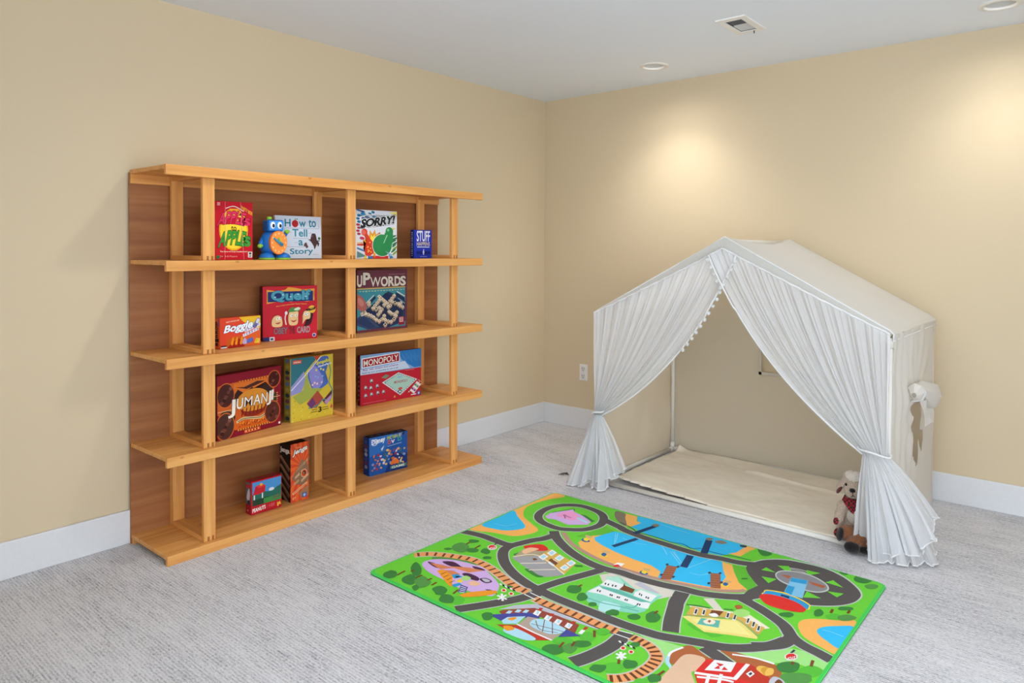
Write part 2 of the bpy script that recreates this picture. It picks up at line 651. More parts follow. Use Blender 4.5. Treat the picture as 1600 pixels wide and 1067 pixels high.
for i in range(4):
    z0, z1 = TOPS[i], TOPS[i + 1] - .018
    for j, (a, b) in enumerate(PY):
        yc = (a + b) / 2
        fr = bpy.data.objects.new('upright_frame', None)
        COL.objects.link(fr)
        fr.parent = shelf
        fr.location = Vector((.18, yc, z0)) - org(shelf)
        fr.empty_display_size = .05
        bm = bmesh.new()
        box(bm, (XF - TH, a, z0), (XF, b, z1), .0015, 1)
        for q in (.30, .68):      # finger joint at the foot, end grain showing on the face
            ya = a + (b - a) * q
            box(bm, (XF - .002, ya, z0 + .001), (XF + .0004, ya + .009, z0 + .020), mi=1)
        link('front_post', bm, [M['wood_z'], M['joint']], fr, (XF, yc, z0 + .2))
        bm = bmesh.new()
        box(bm, (.0365 if i == 3 else .0225, a, z0), (.0225 + TH + .014, b, z1), .0015, 1)
        link('rear_post', bm, M['wood_z'], fr, (.03, yc, z0 + .2))
        for nm, za, zb in (('bottom_rail', z0, z0 + .020), ('top_rail', z1 - .020, z1)):
            bm = bmesh.new()
            box(bm, (.0225 + TH + .014, a, za), (XF - TH, b, zb), .0015, 1)
            link(nm, bm, M['wood_x'], fr, (.2, yc, za + .1 * j))

# ------------------------------------------------------------------ boxes and books on the shelves
class Case:
    """a cardboard box: front lower left corner at p, front swung by ang, art on front and left side"""
    def __init__(self, p, ang, w, h, d, body, side=None, top=None, lean=0):
        self.p, self.ang, self.w, self.h, self.d, self.lean = p, ang, w, h, d, lean
        self.bm = bmesh.new()
        self.slots = [body]
        box(self.bm, (0, 0, 0), (w, d, h), .0015, 1)
        for f in self.bm.faces:
            if side and f.normal.x < -.9:
                f.material_index = self.sl(side)
            if top and f.normal.z > .9:
                f.material_index = self.sl(top)
        S = Print.STEP
        self.F = Print(self.bm, lambda u, v, l: (u / 100 * w, -.0002 - S * l, v / 100 * h), self.slots, w, h)
        self.L = Print(self.bm, lambda u, v, l: (-.0002 - S * l, d - u / 100 * d, v / 100 * h), self.slots, d, h)
        self.T = Print(self.bm, lambda u, v, l: (u / 100 * w, d * v / 100, h + .0002 + S * l), self.slots, w, d)
    def sl(self, c):
        if c not in self.slots:
            self.slots.append(c)
        return self.slots.index(c)
    def clip(self):
        """trim ink that runs past the edge of the printed faces"""
        bmesh.ops.triangulate(self.bm, faces=[f for f in self.bm.faces if len(f.verts) > 4])
        for co, no in (((-.001, 0, 0), (-1, 0, 0)), ((self.w + .0003, 0, 0), (1, 0, 0)), ((0, 0, -.0001), (0, 0, -1)), ((0, 0, self.h + .0012), (0, 0, 1)), ((0, self.d + .0003, 0), (0, 1, 0))):
            bmesh.ops.bisect_plane(self.bm, geom=self.bm.verts[:] + self.bm.edges[:] + self.bm.faces[:], plane_co=co, plane_no=no, clear_outer=True)
    def done(self, name, label, cat, group=None, rough=.5):
        self.clip()
        o = link(name, self.bm, [plain(c, rough, .16, .03) for c in self.slots], None, None, False, True)
        o.location = self.p
        o.rotation_euler = (R(-self.lean), 0, R(90 - self.ang))
        return tag(o, label, cat, group)
G_TOP, G_2, G_3, G_4 = 'games and books on the top tier', 'games on the second tier', 'games on the third tier', 'games on the bottom tier'
Z1, Z2, Z3, Z4 = (z + .0008 for z in (TOPS[3], TOPS[2], TOPS[1], TOPS[0]))
rnd = random.Random(7)

# red party-word game with a yellow burst
c = Case((.255, -2.757, Z1), 0, .205, .265, .06, '#c4202f', '#8f1622')
F = c.F
F.ell(1, '#e8b021', 54, 52, 34, 36)
F.ell(2, '#f5d33a', 54, 50, 31, 31)
F.poly(2, '#c4202f', [(20, 70), (50, 77), (88, 70), (88, 62), (20, 60)])
F.line(2, '#f1e2dd', [(35, 88), (55, 92), (78, 84)], 1.6, 1)
F.poly(3, '#f2a12a', [(36, 80), (45, 88), (64, 88), (80, 78), (70, 82), (66, 76), (62, 83), (50, 80), (44, 82), (40, 74)])
F.poly(3, '#f5d33a', [(60, 66), (62, 77), (65, 66)]); F.poly(3, '#f5d33a', [(44, 60), (46, 70), (49, 60)])
F.text(6, '#d8345a', 'APPLE', 16, 58, 78, 78, .03, 2, 6, 4, [('#5a1020', .06)])
F.text(6, '#d8345a', 's', 78, 60, 92, 72, .03, 0, 0, 0, [('#5a1020', .06)])
F.text(6, '#3a2a10', 'to', 48, 50, 60, 58, .015)
F.text(6, '#3f9a3c', 'APPLE', 18, 22, 78, 45, .03, 2, 6, 4, [('#14401c', .06)])
F.text(6, '#3f9a3c', 's', 79, 24, 93, 40, .03, 0, 0, 0, [('#14401c', .06)])
F.text(4, '#f2b63c', 'PARTY BOX', 72, 88, 99, 94, .02, -11)
F.text(4, '#f6e8c8', 'The Game of Crazy Combinations!', 22, 12.5, 86, 15.5, .012)
F.text(4, '#e89a8a', '12+  4-8 Players', 20, 4, 62, 7.5, .01)
F.ell(4, '#2c7a44', 17, 5, 4)
F.rect(4, '#ecebe8', 88, 4, 98, 14); F.rect(5, '#444', 90, 9, 96, 13); F.rect(5, '#888', 90, 5, 96, 8)
for x, s in ((34, -1), (70, 8)):
    F.line(8, '#d98c8c', [(x, 100), (x + s * .4, 50), (x + s, 0)], .8, 1)
F.text(4, '#f0c8c8', '=', 16, 93, 22, 97, .02)
c.done('board_game_box', 'red game box with yellow burst and pink and green lettering on the top tier', 'board game', G_TOP, .25)

# pale picture book leaning behind the robot
c = Case((.205, -2.402, Z1 + .0035), 0, .262, .212, .012, '#cfd7e2', '#e6e8ec', lean=2)
F = c.F
F.rect(0, '#c9d3e0', 0, 0, 100, 100)
tl, dk = '#2c7f96', '#3a3f48'
F.text(2, tl, 'H', 20, 75, 32, 92, .02); F.text(2, tl, 'w', 51, 75, 65, 87, .02); F.text(2, tl, 'to', 72, 75, 88, 92, .02)
F.ell(2, '#b2242c', 42, 82, 7, 8.5); F.line(3, '#5a3a20', [(42, 89), (43, 95)], 1); F.poly(3, '#44803c', [(43, 91), (47, 95), (48, 92)])
F.text(2, tl, 'Tell', 36, 52, 68, 69, .02); F.text(2, tl, 'a', 49, 31, 58, 43, .02); F.text(2, tl, 'Story', 30, 6, 80, 23, .02, 2)
for v, a, b in ((71, 22, 94), (47, 38, 70), (27, 20, 66), (9, 80, 92), (60, 70, 78), (37, 40, 47), (61, 20, 34)):
    u = a
    while u < b:
        F.rect(2, dk, u, v, u + .9, v + 1.1); u += 2.1
for k in range(6):
    F.rect(2, dk, 18 + .3 * k * k * .2, 64 + k * 1.4, 18.8 + .3 * k * k * .2, 65 + k * 1.4)
    F.rect(2, dk, 95 - .2 * k, 73 + k * 1.2, 95.8 - .2 * k, 74 + k * 1.2)
F.poly(3, '#4a3434', [(78, 58), (82, 60), (87, 58), (90, 44), (95, 36), (92, 28), (90, 34), (84, 22), (82, 30), (76, 40), (74, 42), (70, 46), (76, 46)], 1)
F.line(4, '#4a3434', [(90, 42), (96, 42)], 2); F.ell(4, '#3c6a44', 95, 48, 3, 3.5); F.ell(4, '#6a5050', 80, 53, 1.5)
F.poly(3, '#5b4545', [(62, 36), (66, 38), (68, 32), (70, 28), (66, 24), (64, 28), (60, 30)], 1)
F.poly(3, '#2c2c32', [(8, 29), (24, 33), (22, 27), (12, 26)]); F.poly(3, '#7e8890', [(12, 33), (15, 46), (21, 34)])
c.done('picture_book', 'pale blue picture book with teal lettering standing behind the blue robot clock', 'book', G_TOP)

# white game box with black lettering and two pawns
c = Case((.255, -1.985, Z1), 0, .305, .262, .05, '#dfe1e6', '#8a5a8a')
F = c.F
F.rect(0, '#d9dde4', 0, 0, 100, 100)
for k in range(9):
    F.ell(1, ['#1f6f9c', '#2f86b4', '#39557e'][k % 3], 12 + (k * 11) % 40, 99 - (k * 7) % 18, 4 + (k % 3) * 2, 1.8 + k % 2, 14, -12)
for k in range(7):
    F.ell(1, '#1f6f9c' if k < 3 else '#b03048', 14 - k % 2 * 2, 88 - k * 6.2, 4, 2.6, 14, -8)
F.ell(1, '#c4335a', 21, 42, 5.5, 3.2, 14, -10)
for k in range(8):
    F.ell(1, ['#2e7a50', '#7fa43a'][k % 2 if k > 4 else 0], 92 + (k % 2) * 3, 47 - k * 5, 7, 2.1, 14, 18 + k * 3)
F.poly(1, '#ddc94a', [(88, 66), (92, 60), (99, 68), (94, 64)]); F.poly(1, '#e6d87a', [(80, 97), (100, 100), (100, 90)])
F.poly(1, '#c83c2c', [(10, 30), (30, 32), (30, 26), (10, 27)]); F.poly(1, '#e7a53a', [(10, 33), (30, 35), (30, 32.5), (10, 31)])
F.poly(1, '#4a7ab0', [(10, 24), (32, 16), (32, 12), (10, 20)]); F.poly(1, '#5d8a8a', [(10, 16), (32, 5), (10, 2)])
F.rect(1, '#d43a3a', 44, 0, 80, 6); F.rect(1, '#2f78b8', 34, 0, 44, 6); F.poly(2, '#e8d34a', [(24, 0), (28, 8), (32, 0)])
F.poly(1, '#2c74b4', [(78, 14), (92, 2), (84, 0)])
pts = []
for k in range(26):
    a, rr_ = k * 2 * math.pi / 26, (20 if k % 2 else 30)
    pts.append((46 + rr_ * math.cos(a) * .8, 31 + rr_ * math.sin(a)))
F.poly(2, '#e5942c', pts)
pts = [(46 + (x - 46) * .7, 31 + (y - 31) * .7) for x, y in pts]
F.poly(3, '#f6d84c', pts)
F.poly(4, '#d6402c', [(20, 58), (26, 62), (32, 58), (33, 50), (40, 40), (48, 30), (50, 20), (44, 10), (36, 6), (28, 8), (27, 20), (30, 36), (26, 46), (20, 50)], 1)
F.ell(5, '#e06a5a', 24, 54, 5, 5)
for k in range(8):
    F.ell(5, '#f2b84a', 33 + rnd.random() * 12, 12 + rnd.random() * 26, 1.6, 1.2)
F.ell(5, '#f2f2f0', 66, 28, 23, 24); F.ell(6, '#2f8a50', 66, 28, 22, 23)
F.poly(6, '#2f8a50', [(70, 44), (76, 58), (90, 55), (88, 30)], 1)
F.ell(5, '#dfe4e0', 82, 57, 10, 10); F.ell(6, '#2f8a50', 82, 57, 9, 9.4)
F.ell(7, '#7fc08a', 79, 60, 2.5, 3); F.poly(7, '#a6d8ae', [(68, 32), (76, 50), (78, 50), (70, 33)])
F.poly(7, '#8fb8d8', [(72, 16), (80, 10), (84, 4), (90, 8)])
F.text(4, '#3a3d44', 'The Classic Game Of Sweet Revenge', 18, 86, 82, 90, .012, 2)
F.text(8, '#26282c', 'SORRY!', 18, 64, 92, 80, .05, 11, 3, 0, [('#f3f3f3', .10), ('#4a4f5a', .135)])
c.done('board_game_box', 'white game box with big black lettering and a green pawn on the top tier', 'board game', G_TOP)

# small blue card game
c = Case((.225, -1.527, Z1), 0, .143, .166, .03, '#1c2f9c', '#16204f')
F = c.F
F.rect(1, '#2036ac', 2, 2, 98, 98)
F.text(3, '#eef0f6', 'STUFF', 16, 60, 88, 96, .02)
F.text(3, '#d9c8a0', 'HAPPENS', 16, 44, 88, 57, .02); F.rect(3, '#cfd4e8', 18, 38, 86, 41)
for x in (18, 26, 34, 42, 63, 71, 79, 87):
    F.ell(3, '#0c1238', x, 24, 2.2); F.poly(3, '#0c1238', [(x - 3, 22), (x + 3, 22), (x + 1.5, 13), (x - 1.5, 13)])
F.poly(3, '#f2f2f2', [(48, 22), (53, 29), (58, 22), (55, 22), (55, 12), (51, 12), (51, 22)]); F.ell(4, '#f2f2f2', 53, 30, 2.2)
F.rect(3, '#8c98d8', 34, 5, 72, 7)
for k in range(12):
    c.L.rect(1, '#8c94b4', 35, 8 + k * 7.2, 70, 11 + k * 7.2 + (k % 3))
c.done('card_game_box', 'small dark blue card game box with tall white lettering on the top tier', 'card game', G_TOP)

# second tier: orange dice game
c = Case((.252, -2.712, Z2), -5, .211, .1385, .042, '#d8502c', '#d8602c')
F = c.F
F.rect(0, '#d8472a', 0, 0, 100, 100)
F.poly(1, '#e3b42c', [(46, 100), (100, 100), (100, 40), (86, 60), (70, 72), (56, 84)], 0); F.poly(1, '#d8602c', [(40, 0), (60, 30), (100, 60), (100, 0)])
F.poly(2, '#c45a1c', [(18, 26), (34, 36), (60, 34), (58, 6), (20, 0)], 1); F.poly(3, '#a32218', [(22, 8), (36, 24), (44, 30), (58, 14), (56, 0), (22, 0)], 1)
for x in (26, 36, 48):
    F.poly(3, '#e8901c', [(x, 12), (x + 3, 30), (x + 7, 34), (x + 5, 10)], 1)
F.poly(4, '#3a3a8a', [(56, 6), (80, 14), (82, 22), (60, 14)]); F.poly(4, '#b8a8d0', [(54, 14), (60, 30), (66, 12), (58, 8)], 1); F.poly(4, '#5c6ab8', [(66, 22), (80, 28), (78, 14), (66, 12)], 1)
F.poly(4, '#e7c23a', [(84, 8), (88, 24), (98, 22), (97, 6)]); F.line(5, '#c08a1c', [(88, 10), (89, 20), (95, 18)], 1.4)
for k, ch in enumerate('TKBEGSAWHRNC'):
    x, y = 56 + (k % 6) * 6.5 + (k // 6) * 4, 32 + (k % 6) * 3.2 + (k // 6) * 15
    F.poly(5, '#dcd9e6', [(x, y), (x + 7, y + 3), (x + 6, y + 13), (x - 1, y + 10)])
    F.text(6, '#4a3a7a', ch, x + 1.4, y + 3, x + 4.8, y + 10, .02, 1)
F.poly(5, '#6a6f9c', [(80, 66), (92, 92), (98, 86), (88, 60)], 1); F.poly(6, '#c8ccdc', [(88, 78), (92, 90), (97, 86), (93, 74)], 1)
F.text(9, '#e8f1f8', 'Boggle', 8, 44, 76, 74, .022, 12, 6, 0, [('#f4f7fa', .032), ('#3a4a80', .062)], -.15)
F.text(5, '#f0d8c0', '3-MINUTE WORD SEARCH GAME', 14, 84, 46, 88, .012, 4)
F.rect(5, '#3a2020', 2, 6, 16, 10); F.rect(5, '#cfd8e0', 2, 2, 16, 6)
c.L.text(3, '#20222c', 'B', 20, 74, 60, 88, .03); 
for k, ch in enumerate('oggle'):
    c.L.text(3, '#20222c', ch, 16, 62 - k * 13, 62, 72 - k * 13, .03)
c.L.rect(3, '#7a5a8a', 72, 74, 92, 96)
c.done('word_game_box', 'low orange and yellow word game box beside the left post of the second tier', 'board game', G_2)

# red party game, turned towards the right
c = Case((.145, -2.438, Z2), 14, .2745, .269, .05, '#5a1220', '#4a1420', '#6a1520')
F = c.F
F.rect(0, '#c41f30', 0, 0, 100, 100)
F.poly(1, '#e4a23c', [(7, 94), (24, 91), (40, 93), (46, 98), (60, 96), (72, 93), (95, 94), (92, 84), (95, 72), (80, 70), (60, 74), (52, 70), (36, 73), (7, 68), (9, 80)])
F.rect(2, '#20316e', 9, 71, 92, 90)
F.text(6, '#4f9fb4', 'Quelf', 16, 71, 86, 91, .04, 0, 0, 0, [('#17405c', .065)])
for k in range(5):
    F.ell(7, '#a5d6dc', 22 + k * 14, 80 + (k % 2) * 4, 1.8, 1.2)
F.text(3, '#e2b04c', 'The Unpredictable Party Game', 24, 61, 80, 63.5, .015, 3, 0, 2)
skin, ol = '#e8c48c', '#4a2418'
for pts in ([(18, 26), (16, 36), (20, 44), (28, 46), (34, 40), (34, 26)], [(48, 28), (46, 44), (50, 54), (58, 56), (64, 52), (64, 42), (62, 28)], [(72, 28), (74, 40), (72, 42), (76, 52), (86, 50), (86, 38), (78, 36)]):
    F.poly(4, ol, [(x + (x - 50) * .0 + .9 * (1 if i > len(pts) / 2 else -1), y + .5) for i, (x, y) in enumerate(pts)], 1); F.poly(5, skin, pts, 1)
F.poly(6, '#4a8a44', [(46, 52), (52, 60), (62, 58), (68, 54), (58, 52)], 1); F.poly(7, '#cfe0c0', [(56, 56), (64, 60), (68, 57), (62, 54)], 1)
F.poly(4, '#3a1c22', [(76, 52), (84, 56), (92, 48), (90, 34), (86, 26), (74, 24), (84, 34), (86, 44)], 1)
for x, y in ((26, 40), (31, 41), (52, 45), (60, 45), (78, 46), (82, 47)):
    F.ell(7, '#f4f2ec', x, y, 2.6); F.ell(8, '#222', x + .5, y, 1)
F.poly(6, '#b8443c', [(22, 32), (28, 30), (32, 34), (28, 33)], 1); F.poly(6, '#b8443c', [(50, 36), (56, 32), (62, 37), (56, 35)], 1)
F.line(5, '#e8d8cc', [(42, 28), (40, 40), (42, 50)], 2, 1); F.ell(6, '#e8e4e4', 42, 50, 2.4, 3.4)
for k, (x0, x1, s, cl) in enumerate(((20, 44, 'OBEY', '#8a6a74'), (47, 58, 'THE', '#8a2430'), (62, 86, 'CARD', '#b08c94'))):
    F.text(6, cl, s, x0, 12, x1, 23, .04, 0, 0, 0, [('#5a1a24', .07)])
F.ell(5, '#e3b83c', 90, 55, 7); F.poly(6, '#2a2024', [(83, 57), (97, 60), (96, 55), (84, 52)]); F.text(7, '#e3b83c', 'NEW', 86, 55, 94, 58, .02, 1)
F.rect(4, '#2c2c6a', 0, 0, 12, 7); F.rect(4, '#d9dfe6', 12, 0, 21, 7); F.rect(5, '#444a60', 13.5, 1.5, 19, 5)
F.ell(5, '#d4d6ec', 94, 6, 3.6); F.ell(6, '#39478c', 94, 6, 2.6)
for k in range(10):
    c.L.rect(2, '#8a4450', 40, 30 + k * 6, 62, 33 + k * 6)
c.done('party_game_box', 'square red game box with dark blue title banner and three cartoon heads, second tier', 'board game', G_2)

# plum and navy tile word game
c = Case((.203, -1.914, Z2), -2.7, .3716, .340, .05, '#5a2b3a', '#5a2b3a')
F = c.F
F.rect(0, '#6c3a48', 0, 0, 100, 100)
F.rect(1, '#3f8c9a', 0, 4, 96, 70); F.rect(2, '#c8a85c', 0, 69, 96, 71)
for k in range(16):
    F.rect(2, '#b8c89a', 4 + k * 5.8, 65.5 - (k % 3) * .3, 7.5 + k * 5.8, 66.5)
F.poly(3, '#2b3a5c', [(8, 34), (20, 30), (60, 64), (70, 60), (96, 46), (96, 12), (62, 4), (26, 4), (6, 22)])
F.poly(4, '#22304e', [(14, 34), (56, 62), (90, 44), (90, 16), (60, 6), (44, 6)])
F.poly(4, '#39496a', [(0, 24), (12, 30), (44, 6), (20, 4), (0, 12)]); F.poly(5, '#2b3a5c', [(0, 20), (12, 27), (36, 7), (24, 5), (0, 16)])
F.poly(4, '#24324e', [(16, 44), (34, 58), (36, 54), (20, 40)]); F.line(5, '#c8ccd0', [(16, 46), (32, 59)], 1.6)
F.poly(4, '#24324e', [(76, 62), (94, 52), (95, 46), (76, 56)]); F.line(5, '#d8d8d4', [(78, 63), (95, 54)], 1.6)
F.line(5, '#7fb4bc', [(80, 52), (95, 42)], 1.2)
grid = [(42, 56), (46, 53), (50, 50), (54, 47), (58, 44), (42, 50), (38, 46), (34, 42), (30, 38), (36, 36), (42, 38), (47, 35), (44, 31), (40, 27), (52, 42), (22, 44), (22, 48), (72, 56), (68, 52), (64, 48), (68, 46), (74, 44), (80, 42), (64, 40), (60, 38), (86, 43), (84, 39), (90, 36), (62, 30), (66, 27), (72, 25), (78, 28), (76, 22), (72, 17), (66, 13), (60, 14), (54, 17), (48, 19), (52, 24), (42, 16), (36, 19), (31, 23), (26, 26), (21, 28), (16, 30), (54, 9)]
for k, (x, y) in enumerate(grid):
    F.poly(6, '#a08a72', [(x - 3.6, y - 1.2), (x, y - 5.2), (x + 4.2, y - 2.6), (x + 4.2, y + .4), (x, y - 2), (x - 3.6, y + 1)])
    F.poly(7, '#e4d6bc', [(x - 3.6, y + 1), (x + .4, y - 2.2), (x + 4.2, y + .4), (x + .6, y + 3.4)])
    F.text(8, '#3a3030', 'AEOSTLNRWIDM'[k % 12], x - .9, y - .7, x + 1.5, y + 1.8, .02)
F.poly(7, '#b0645c', [(0, 60), (8, 58), (16, 48), (18, 38), (12, 34), (0, 40)], 1); F.poly(8, '#c98278', [(2, 56), (8, 54), (13, 46), (8, 42), (2, 48)], 1)
F.poly(8, '#e4d6bc', [(6, 32), (16, 35), (18, 29), (8, 26)]); F.text(9, '#3a3030', 'UP', 8, 28, 15, 33, .02, 1)
F.rect(6, '#8c2434', 82, 6, 94, 20); F.rect(7, '#d8b4ac', 83.5, 11, 91.5, 19)
for k in range(3):
    F.rect(8, '#8c4450', 84.5, 12.5 + k * 2.2, 90.5, 13.6 + k * 2.2)
for s, x0, x1, y0, y1 in (('U', 0, 9, 74, 91), ('P', 12, 24, 77, 95), ('W', 25, 45, 73, 88), ('O', 46, 59, 73, 88), ('R', 61, 72, 73, 88), ('D', 74, 85, 73, 88), ('S', 86, 96, 73, 88)):
    F.text(6, '#ddd3c4', s, x0, y0, x1, y1, .012 if s == 'W' else .04, 0, 0, 0, [('#3a1c26', .04 if s == 'W' else .08)])
F.text(4, '#b89098', 'the 3-dimensional word game', 62, 91, 95, 93, .012)
c.done('word_game_box', 'large square plum game box picturing cream letter tiles on the second tier', 'board game', G_2)

# third tier: maroon jungle game
c = Case((.287, -2.743, Z3), -10.1, .3612, .290, .055, '#741626', '#5a0f1c')
F = c.F
F.rect(0, '#84182a', 0, 0, 100, 100)
F.poly(1, '#c85a24', [(0, 84), (24, 86), (84, 88), (88, 82), (90, 10), (24, 14), (22, 20), (0, 40)])
F.poly(2, '#d8702c', [(24, 84), (84, 84), (84, 60), (24, 60)]); F.poly(3, '#3a2420', [(22, 62), (30, 74), (40, 66), (52, 74), (60, 66), (74, 78), (86, 64), (84, 56), (24, 56)])
F.poly(3, '#4a2a24', [(26, 78), (40, 76), (60, 82), (74, 80), (60, 76), (44, 72)])
F.ell(4, '#d88a30', 54, 52, 26, 19); F.poly(5, '#8c2a1c', [(34, 42), (44, 36), (70, 36), (80, 46), (70, 30), (54, 26), (40, 30)], 1)
for k in range(7):
    F.line(6, '#6a1c16', [(38 + k * 6, 42), (36 + k * 6, 30)], 1.6)
F.poly(4, '#3c3a2a', [(82, 50), (92, 56), (90, 34), (78, 34)], 1); F.poly(4, '#3a3428', [(4, 40), (14, 44), (26, 34), (22, 22), (8, 26)], 1)
F.poly(5, '#d2601e', [(24, 12), (26, 24), (40, 22), (60, 18), (76, 22), (84, 14), (86, 10), (40, 10)], 1)
for k in range(26):
    F.poly(6, '#e88a2c' if k % 2 else '#a83c18', [(30 + k * 2, 13 + (k * 7) % 8), (33 + k * 2, 16 + (k * 5) % 8), (34 + k * 2, 13 + (k * 3) % 6)])
F.line(7, '#d8c08c', [(28, 22), (38, 26), (52, 24), (66, 22), (80, 30)], 3.2, 1); F.line(8, '#5a4a30', [(30, 22.6), (38, 25.6), (52, 24), (66, 22), (78, 28)], 1, 1)
for k in range(30):
    F.rect(6, '#e8a03c' if k % 2 else '#7a2018', 28 + k * 1.9, 8, 29.9 + k * 1.9, 10.5)
for k in range(22):
    F.rect(6, '#e8a03c' if k % 2 else '#a83818', 30 + k * 2.2, 85, 31.6 + k * 2.2, 87)
for x, y, rx, ry, cc in ((88, 80, 9.5, 13, '#4a1a18'), (12, 68, 12, 18, '#4a2420'), (85, 26, 12, 17, '#5a2a22'), (11, 20, 13, 20, '#4a2c26')):
    F.ell(7, '#c8622c', x, y, rx + 1.4, ry + 1.6); F.ell(8, cc, x, y, rx, ry)
    for k in range(7):
        F.ell(9, ['#6a3a30', '#7c4a3c', '#3a1a16'][k % 3], x - rx * .5 + (k * 3.3) % (rx * 1.1), y - ry * .6 + (k * 5.1) % (ry * 1.2), rx * .26, ry * .14, 14, k * 25)
F.line(7, '#d8b07c', [(86, 50), (98, 50)], .8); F.line(7, '#d8b07c', [(0, 44), (20, 44)], .8)
for k in range(9):
    F.rect(6, '#d8862c', 92, 28 + k * 3.4, 94.5, 29.6 + k * 3.4)
for s, x0, x1, y0, y1 in (('J', 16, 25, 30, 57), ('U', 28, 37, 41, 57), ('M', 39.5, 52, 42, 57.5), ('A', 54, 65, 42, 58), ('N', 66.5, 76, 42, 58), ('J', 76, 82, 37, 59), ('I', 83.5, 86, 44, 60)):
    F.text(12, '#ece6d8', s, x0, y0 + 2, x1, y1 + 2, 0 if s == 'M' else .008 if s in 'NA' else .02, 0, 1, 0, [('#4a1a16', .035)])
F.rect(3, '#d8622c', 40, 2, 65, 7)
for k in range(9):
    F.rect(4, '#7a1f20' if k % 2 else '#f0c08c', 42 + k * 2.4, 3.2, 43.4 + k * 2.4, 5.8)
F.ell(4, '#ece4dc', 97, 4.5, 1.6)
c.done('board_game_box', 'wide maroon adventure game box with cream lettering and orange jungle art on the third tier', 'board game', G_3)

# yellow cartoon game box, characters left out
c = Case((.236, -2.340, Z3), -.9, .2500, .317, .06, '#c9b13a', '#8a7a2c')
F = c.F
F.rect(0, '#d0b83c', 0, 0, 100, 100)
F.poly(1, '#34707c', [(0, 100), (66, 100), (0, 52)]); F.poly(1, '#8f90c4', [(0, 56), (30, 78), (34, 62), (24, 46), (0, 42)])
F.poly(1, '#4a6ab4', [(40, 76), (68, 96), (88, 96), (86, 80), (80, 66), (88, 54), (70, 46), (54, 44), (44, 56)], 1)
F.poly(2, '#8a86c8', [(42, 74), (56, 84), (76, 60), (62, 46), (50, 52)], 1)
F.line(4, '#e8e6ea', [(0, 50), (40, 76), (70, 98)], 1.4)
F.poly(2, '#a0a84a', [(4, 40), (28, 48), (36, 78), (44, 50), (74, 46), (60, 36), (20, 26)], 0)
F.poly(3, '#a84a3c', [(36, 26), (62, 44), (76, 30), (60, 16), (44, 18)]); F.poly(4, '#6a3a6a', [(38, 24), (50, 34), (58, 24), (48, 16)])
F.poly(3, '#5c2a3c', [(74, 26), (98, 42), (96, 34), (80, 20)]); F.poly(4, '#b48ab4', [(78, 24), (96, 34), (96, 28), (84, 18)])
F.line(3, '#4a8a80', [(40, 18), (62, 20), (76, 28), (92, 24), (98, 40), (90, 54), (94, 72), (88, 90)], 2.4, 1)
for k in range(26):
    F.ell(2, '#a8922c' if k % 2 else '#dfcf5c', 4 + (k * 37) % 92, 2 + (k * 23) % 34, 1.4, .9)
for k in range(10):
    F.ell(5, ['#e8c0b8', '#7fa8d8', '#d8d060'][k % 3], 50 + (k * 13) % 28, 54 + (k * 11) % 32, 2.2)
F.rect(4, '#c85a34', 4, 91, 24, 97); F.text(5, '#f0dcd0', 'nickelodeon', 6, 92.5, 22, 95.5, .02)
F.poly(4, '#b84a34', [(52, 100), (60, 92), (70, 100)])
F.text(7, '#e6d84a', 'SpongeBob', 58, 84, 92, 91, .03, 3, 2, 0, [('#2c5a6c', .06)]); F.text(7, '#dfe8f4', 'SquarePants', 62, 80, 94, 84, .03, 3, 2, 0, [('#2c4a8c', .06)])
F.text(6, '#2c2410', '3', 64, 9, 71, 17, .04); F.rect(6, '#6a581f', 48, 13.4, 62, 14.6); F.rect(6, '#6a581f', 46, 10, 62, 11.2)
F.rect(6, '#6a581f', 73, 14.4, 88, 15.6); F.rect(6, '#6a581f', 73, 11, 89, 12.2)
F.poly(6, '#c84a4a', [(94, 16), (96, 20), (97.5, 16), (99, 14), (96, 11), (92.5, 13)])
for k in range(11):
    c.L.ell(2, ['#2c3a3c', '#a89038', '#5a6a8c', '#6a3a4a'][k % 4], 50, 6 + k * 9, 30, 3.2)
c.L.rect(3, '#d8cfa8', 90, 0, 97, 100)
c.done('board_game_box', 'tall yellow game box with teal and purple artwork beside the maroon box', 'board game', G_3)

# red and blue property game, mascot left out
c = Case((.182, -1.876, Z3), 3.6, .4238, .277, .026, '#7c1424', '#5a0f1c')
F = c.F
F.rect(0, '#bc2434', 0, 0, 100, 100)
F.poly(1, '#7fa8d4', [(0, 100), (100, 100), (100, 60), (0, 61)]); F.poly(2, '#2f78bc', [(60, 100), (100, 100), (100, 62), (88, 62), (78, 70), (66, 82)])
F.poly(3, '#c4d4e8', [(0, 72), (40, 74), (72, 78), (80, 62), (0, 61)])
for k in range(14):
    F.line(3, '#4f92cc', [(66 + k * 2.4, 96 - (k % 3) * 4), (70 + k * 2, 82 - (k % 4) * 3)], .5)
F.poly(4, '#e8ecf0', [(2, 94), (63, 98), (63, 78), (2, 74)]); F.poly(5, '#a81f30', [(3.4, 92), (62, 96), (62, 79.5), (3.4, 76)])
F.text(9, '#f2ece0', 'MONOPOLY', 5, 77.5, 60, 89.5, .012, 4, 0, 0, [('#4a101c', .036)])
F.text(6, '#9c5a9c', 'Buy, sell, dream and scheme', 4, 67.5, 60, 72, .02, 2.5)
F.text(6, '#283a6a', 'Build up your properties to win it all!', 3, 62.5, 60, 65.5, .02, 2)
F.poly(3, '#d8dce0', [(34, 40), (61, 56), (93, 36), (64, 8)]); F.poly(4, '#a6ccc0', [(36.5, 40), (61, 54), (90, 36.4), (64, 10.6)])
